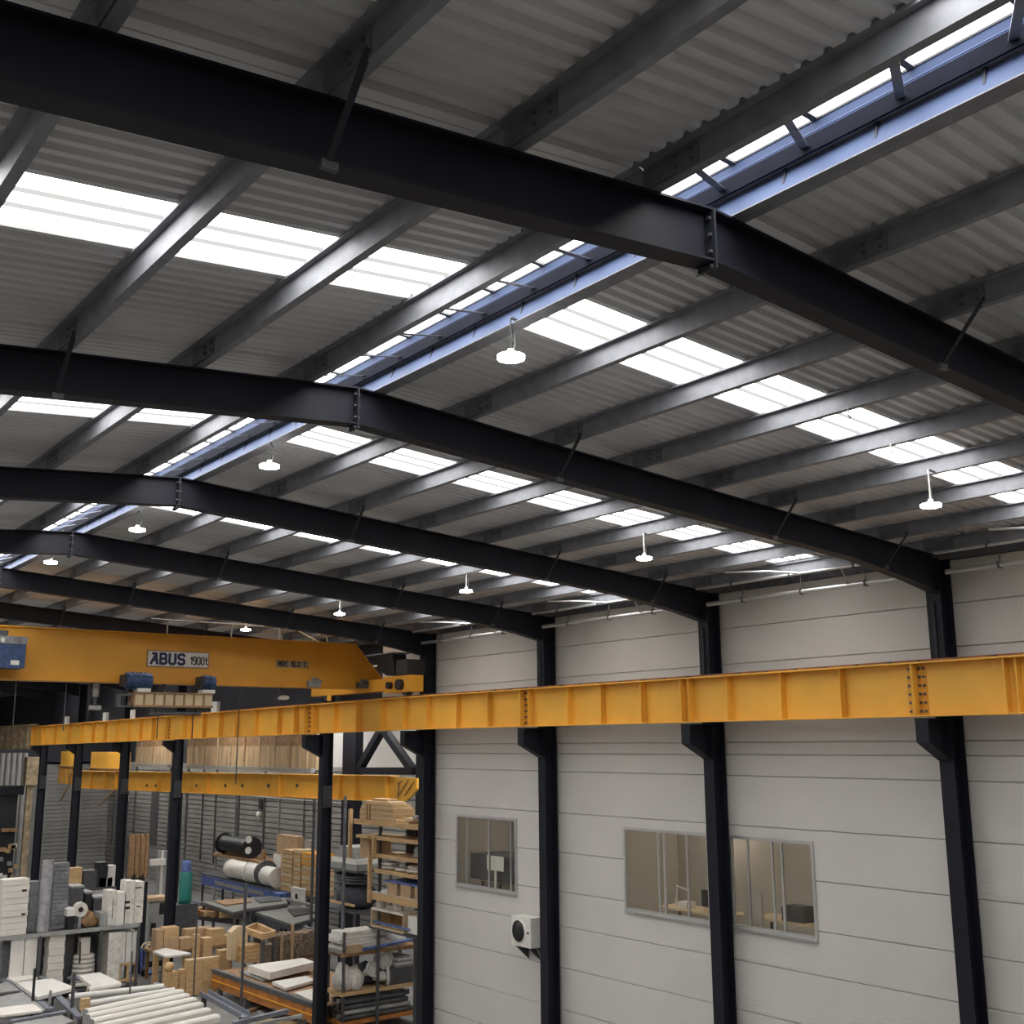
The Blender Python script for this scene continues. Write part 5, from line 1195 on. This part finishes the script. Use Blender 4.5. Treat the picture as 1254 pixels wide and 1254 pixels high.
# --- foreground stacks (white profiles, sheets, channels)
FG = 'white profiles in the foreground stack'
def fp(x, y, z): return P(x, y, Z=z)
zf = 1.0
lines = [((105, 1240), (222, 1215)), ((107, 1246), (229, 1220)), ((112, 1252), (238, 1225)), ((118, 1259), (246, 1231)), ((128, 1266), (255, 1238)), ((142, 1274), (266, 1246))]
ords = ['farthest', 'second farthest', 'third farthest', 'third nearest', 'second nearest', 'nearest']
for k, (a, b) in enumerate(lines):
    p, q = fp(*a, zf+.1), fp(*b, zf+.1); d_ = (q-p).normalized(); nrm = Vector((-d_.y, d_.x, 0))
    t = thing('white_profile', 'long white profile in the front stack of six, %s' % ords[k], 'profile', (p+q)/2-Vector((0, 0, .2)), FG)
    w = .335
    prof_ = [nrm*(-w/2)+Vector((0, 0, -.12)), nrm*(-w/2)+Vector((0, 0, .04)), nrm*(-w/3)+Vector((0, 0, .10)), nrm*(w/3)+Vector((0, 0, .10)), nrm*(w/2)+Vector((0, 0, .04)), nrm*(w/2)+Vector((0, 0, -.12))]
    MB().prism([v+p for v in prof_], (0, 0, 0), q-p).build('profile_body', cream, t)
    MB().prism([v*.97+p for v in prof_], -d_*.012, -d_*.001).build('end_cap', greyp, t)
for k, (a, b, r) in enumerate([((84, 1221), (200, 1208), .10), ((98, 1231), (213, 1213), .11)]):
    p, q = fp(*a, zf+.085), fp(*b, zf+.085)
    t = thing('white_pipe', 'white round pipe lying behind the profile stack, %s one' % ['far', 'near'][k], 'pipe', (p+q)/2-Vector((0, 0, .1)))
    MB().tube(p, q, r, 14).build('pipe_body', whitep, t)
    MB().tube(p, p+(p-q).normalized()*.004, r*.75, 14).build('pipe_bore', greydk, t)
t = thing('profile_trestle', 'dark trestle frame under the white profile stack', 'trestle', (14.5, 41, 0))
for (a, b) in (((100, 1222), (150, 1284)), ((190, 1205), (262, 1250))):
    p, q = fp(*a, .925), fp(*b, .925); MB().bar(p, q, .2, .1).build('bearer', chanm, t)
    for w_ in (p, q, (p+q)/2): MB().box(w_.x-.07, w_.x+.07, w_.y-.07, w_.y+.07, 0, .80).build('leg', greydk, t)
t = thing('steel_channel', 'blue-grey steel channel along the right end of the white profiles', 'channel', (*fp(275, 1232, 1.0).xy, .8))
p, q = fp(250, 1218, 1.0), fp(300, 1246, 1.0)
MB().bar(p, q, .34, .03).build('web', chanm, t)
for s_ in (-.16, .16):
    d_ = (q-p).normalized(); nn = Vector((-d_.y, d_.x, 0))*s_; MB().bar(p+nn+Vector((0, 0, .08)), q+nn+Vector((0, 0, .08)), .03, .14).build('flange', chanm, t)
for w_ in (p, q): MB().box(w_.x-.07, w_.x+.07, w_.y-.07, w_.y+.07, 0, .97).build('leg', greydk, t)
one('cross_rail', MB().bar(fp(318, 1254, 1.0), fp(370, 1244, 1.0), .1, .1), greyp, 'pale cross rail in front of the rail cart', 'rail')
one('cross_rail', MB().bar(fp(286, 1254, .9), fp(352, 1238, .9), .16, .14), chanm, 'dark blue-grey cross rail in front of the rail cart', 'rail')
for k, (x, y) in enumerate(((322, 1254), (367, 1245))):
    p = fp(x, y, .9); one('rail_stand', MB().box(p.x-.06, p.x+.06, p.y-.06, p.y+.06, 0, .84).box(p.x-.2, p.x+.2, p.y-.2, p.y+.2, 0, .04), greydk, 'short stand under the cross rails, %s one' % ['left', 'right'][k], 'stand')
# sheets left
slabs = [('white_sheet', [(20, 1203), (64, 1198), (92, 1209), (46, 1221)], 1.05, .12, whitep, 'bright white sheet stack on the left bench, left of the profiles'),
         ('white_sheet', [(8, 1197), (40, 1193.5), (46, 1197), (18, 1202)], 1.0, .08, cream, 'small white sheet stack in front of the white door panels'),
         ('white_sheet', [(97, 1195), (122, 1190.5), (146, 1202), (112, 1207)], 1.05, .12, whitep, 'white sheet stack behind the white pipes'),
         ('grey_sheet', [(-10, 1222), (28, 1215), (56, 1236), (48, 1239), (-10, 1246)], .95, .06, greyp, 'grey sheet on the left bench at the photo edge'),
         ('cream_sheet', [(-10, 1235), (41, 1229), (52, 1237), (-10, 1245)], 1.03, .07, cream, 'cream sheet with wood edge lying on the grey sheet'),
         ('grey_sheet', [(-10, 1208), (8, 1202), (24, 1212), (-10, 1217)], .95, .06, greyp, 'small grey sheet at the left photo edge, behind the larger'),
         ('grey_sheet', [(12, 1254), (76, 1243), (90, 1250), (40, 1268), (14, 1264)], .9, .06, greyp, 'grey sheet nearest the bottom left corner')]
for (nm, quad, z, th, m, lab) in slabs: one(nm, slab(MB(), quad, z, th), m, lab, 'sheet')
t = thing('sheet_bench', 'blue-grey steel bench frame under the sheets at the lower left', 'bench frame', (*fp(40, 1220, .9).xy, 0))
for (a, b) in (((4, 1199), (62, 1236)), ((64, 1214), (98, 1246)), ((48, 1196), (100, 1221)), ((14, 1251), (80, 1239)), ((-10, 1218), (26, 1213))):
    p, q = fp(*a, .86), fp(*b, .86); MB().bar(p, q, .22, .08).build('channel', chanm, t)
    for w_ in (p, q): MB().box(w_.x-.06, w_.x+.06, w_.y-.06, w_.y+.06, 0, .82).build('leg', greydk, t)
MB().bar(fp(86, 1197, .86), fp(150, 1207, .86), .3, .08).build('channel', chanm, t)
p, q = fp(108, 1213, 1.0), fp(146, 1206, 1.0)
t = thing('paper_roll', 'white paper roll with brown core behind the white pipes', 'paper roll', (p+q)/2)
MB().tube(p, q, .13, 16).build('roll', cream, t); MB().tube(p, p-(q-p).normalized()*.01, .07, 12).build('core', wooddk, t)
p = fp(103, 1244, .8)
t = thing('stop_post', 'white stop post with pine head at the left end of the profiles', 'post', (p.x, p.y, 0))
MB().box(p.x-.08, p.x+.08, p.y-.08, p.y+.08, 0, .98).build('post', whitep, t); MB().box(p.x-.14, p.x+.14, p.y-.12, p.y+.12, .985, 1.35).build('head', wood, t)
# thin uprights standing in the floor
for k, (x, yb_, yt_, Y_, r, m, lab) in enumerate([(423, 1262, 975, 36.9, .06, galv_dark, 'tall slim grey upright in front of the racking'), (301, 1262, 1082, 39.0, .055, greydk, 'slim dark upright in front of the rail cart'),
        (91, 1262, 1191, 41.8, .06, greydk, 'short dark post between the sheets and the white profiles'), (162, 1262, 1165, 41.5, .028, greydk, 'thin dark rod rising among the white profiles, left one'),
        (242, 1262, 1110, 40.6, .03, greydk, 'thin dark rod rising in front of the pine panel'), (62, 1262, 1213, 42.5, .05, greyp, 'short grey post in front of the bright white sheets'), (43, 1262, 1186, 43.5, .05, blacks, 'short black post at the left sheets')]):
    b_, c_ = P(x, yb_, Y=Y_), P(x, yt_, Y=Y_); one('upright_rod', MB().tube((c_.x, Y_, 0), (c_.x, Y_, c_.z), r, 8).box(c_.x-r*2, c_.x+r*2, Y_-r*2, Y_+r*2, 0, .03), m, lab, 'post')
# hanging cables in front of the runway
for k, (x, y0_, y1_, Y_) in enumerate([(191, 812, 905, 33.2), (232, 838, 905, 33.2), (287, 838, 960, 33.2), (15, 840, 888, 33.2), (76, 840, 895, 33.2)]):
    a, b = P(x, y0_, Y=Y_), P(x, y1_, Y=Y_); one('hanging_cable', MB().tube((a.x, YBR+.3, 11.355), (a.x, YBR+.3, b.z), .018, 5), greydk, 'thin dark cable hanging below the bridge crane, %s from the left' % ['third', 'fourth', 'fifth', 'first', 'second'][k], 'cable', 'cables hanging from the bridge crane')
# far left dark shelving
t = thing('tall_shelving', 'tall dark shelving dotted with small parts at the far left end', 'shelving', (22, 84, 0))
pa, pb = P(-12, 1080, Y=82), P(24, 962, Y=82)
MB().box(pa.x, pb.x, 82.2, 83.2, 0, pb.z).build('back_case', darkclad, t)
MB().box(pa.x, pb.x+.3, 81.9, 82.19, pb.z-.6, pb.z).build('header', steel, t)
rg = random.Random(5)
for k in range(16):
    p = P(rg.uniform(0, 20), rg.uniform(1030, 1078), Y=82.1); MB().box(p.x-.13, p.x+.13, 81.95, 82.19, p.z-.13, p.z+.13).build('small_part', [card, cream, wood, greyp][k % 4], t)
p, q = P(1, 1019, Y=82.0), P(21, 1014, Y=82.0); MB().box(p.x, q.x, 81.8, 82.19, p.z, q.z).build('shelf', wooddk, t)
for k in range(5):
    p, q = P(0+k*7, 965, Y=84.5), P(1+k*7, 922, Y=84.5); one('upright_pipe', MB().tube((p.x, 84.5, 0), (p.x, 84.5, q.z), .17, 8), greyp, 'pale vertical pipe above the dark shelving, %s from the left' % ['first', 'second', 'third', 'fourth', 'fifth'][k], 'pipe', 'pipes above the dark shelving')
p, q = P(31, 962, Y=80), P(49, 927, Y=80); one('wooden_crate', MB().box(p.x, q.x, 80, 80.8, p.z, q.z).box(p.x+.2, q.x-.2, 80.3, 80.6, 0, p.z), dirty, 'brown crate on a post left of the leftmost open-row column', 'crate')

# ------------------------------------------------------------------ world and view
w = bpy.data.worlds.new('sky'); S.world = w; w.use_nodes = True
bg = w.node_tree.nodes['Background']; st = w.node_tree.nodes.new('ShaderNodeTexSky'); st.sky_type = 'NISHITA' if 'NISHITA' in [e.identifier for e in st.bl_rna.properties['sky_type'].enum_items] else st.sky_type
st.sun_elevation = math.radians(40); st.sun_disc = False
w.node_tree.links.new(st.outputs[0], bg.inputs[0]); bg.inputs[1].default_value = .15
S.view_settings.view_transform = 'Standard'; S.view_settings.look = 'None'; S.view_settings.gamma = 1; S.view_settings.use_curve_mapping = False
S.view_settings.exposure = 0.25
S.cycles.max_bounces = 8; S.cycles.diffuse_bounces = 5; S.cycles.use_denoising = True
S.cycles.sample_clamp_indirect = 6
dup = {l for l in LABELS if LABELS.count(l) > 1}
if dup: print('DUPLICATE LABELS', dup)
for l in LABELS:
    if not 4 <= len(l.split()) <= 16: print('LABEL LEN', len(l.split()), l)
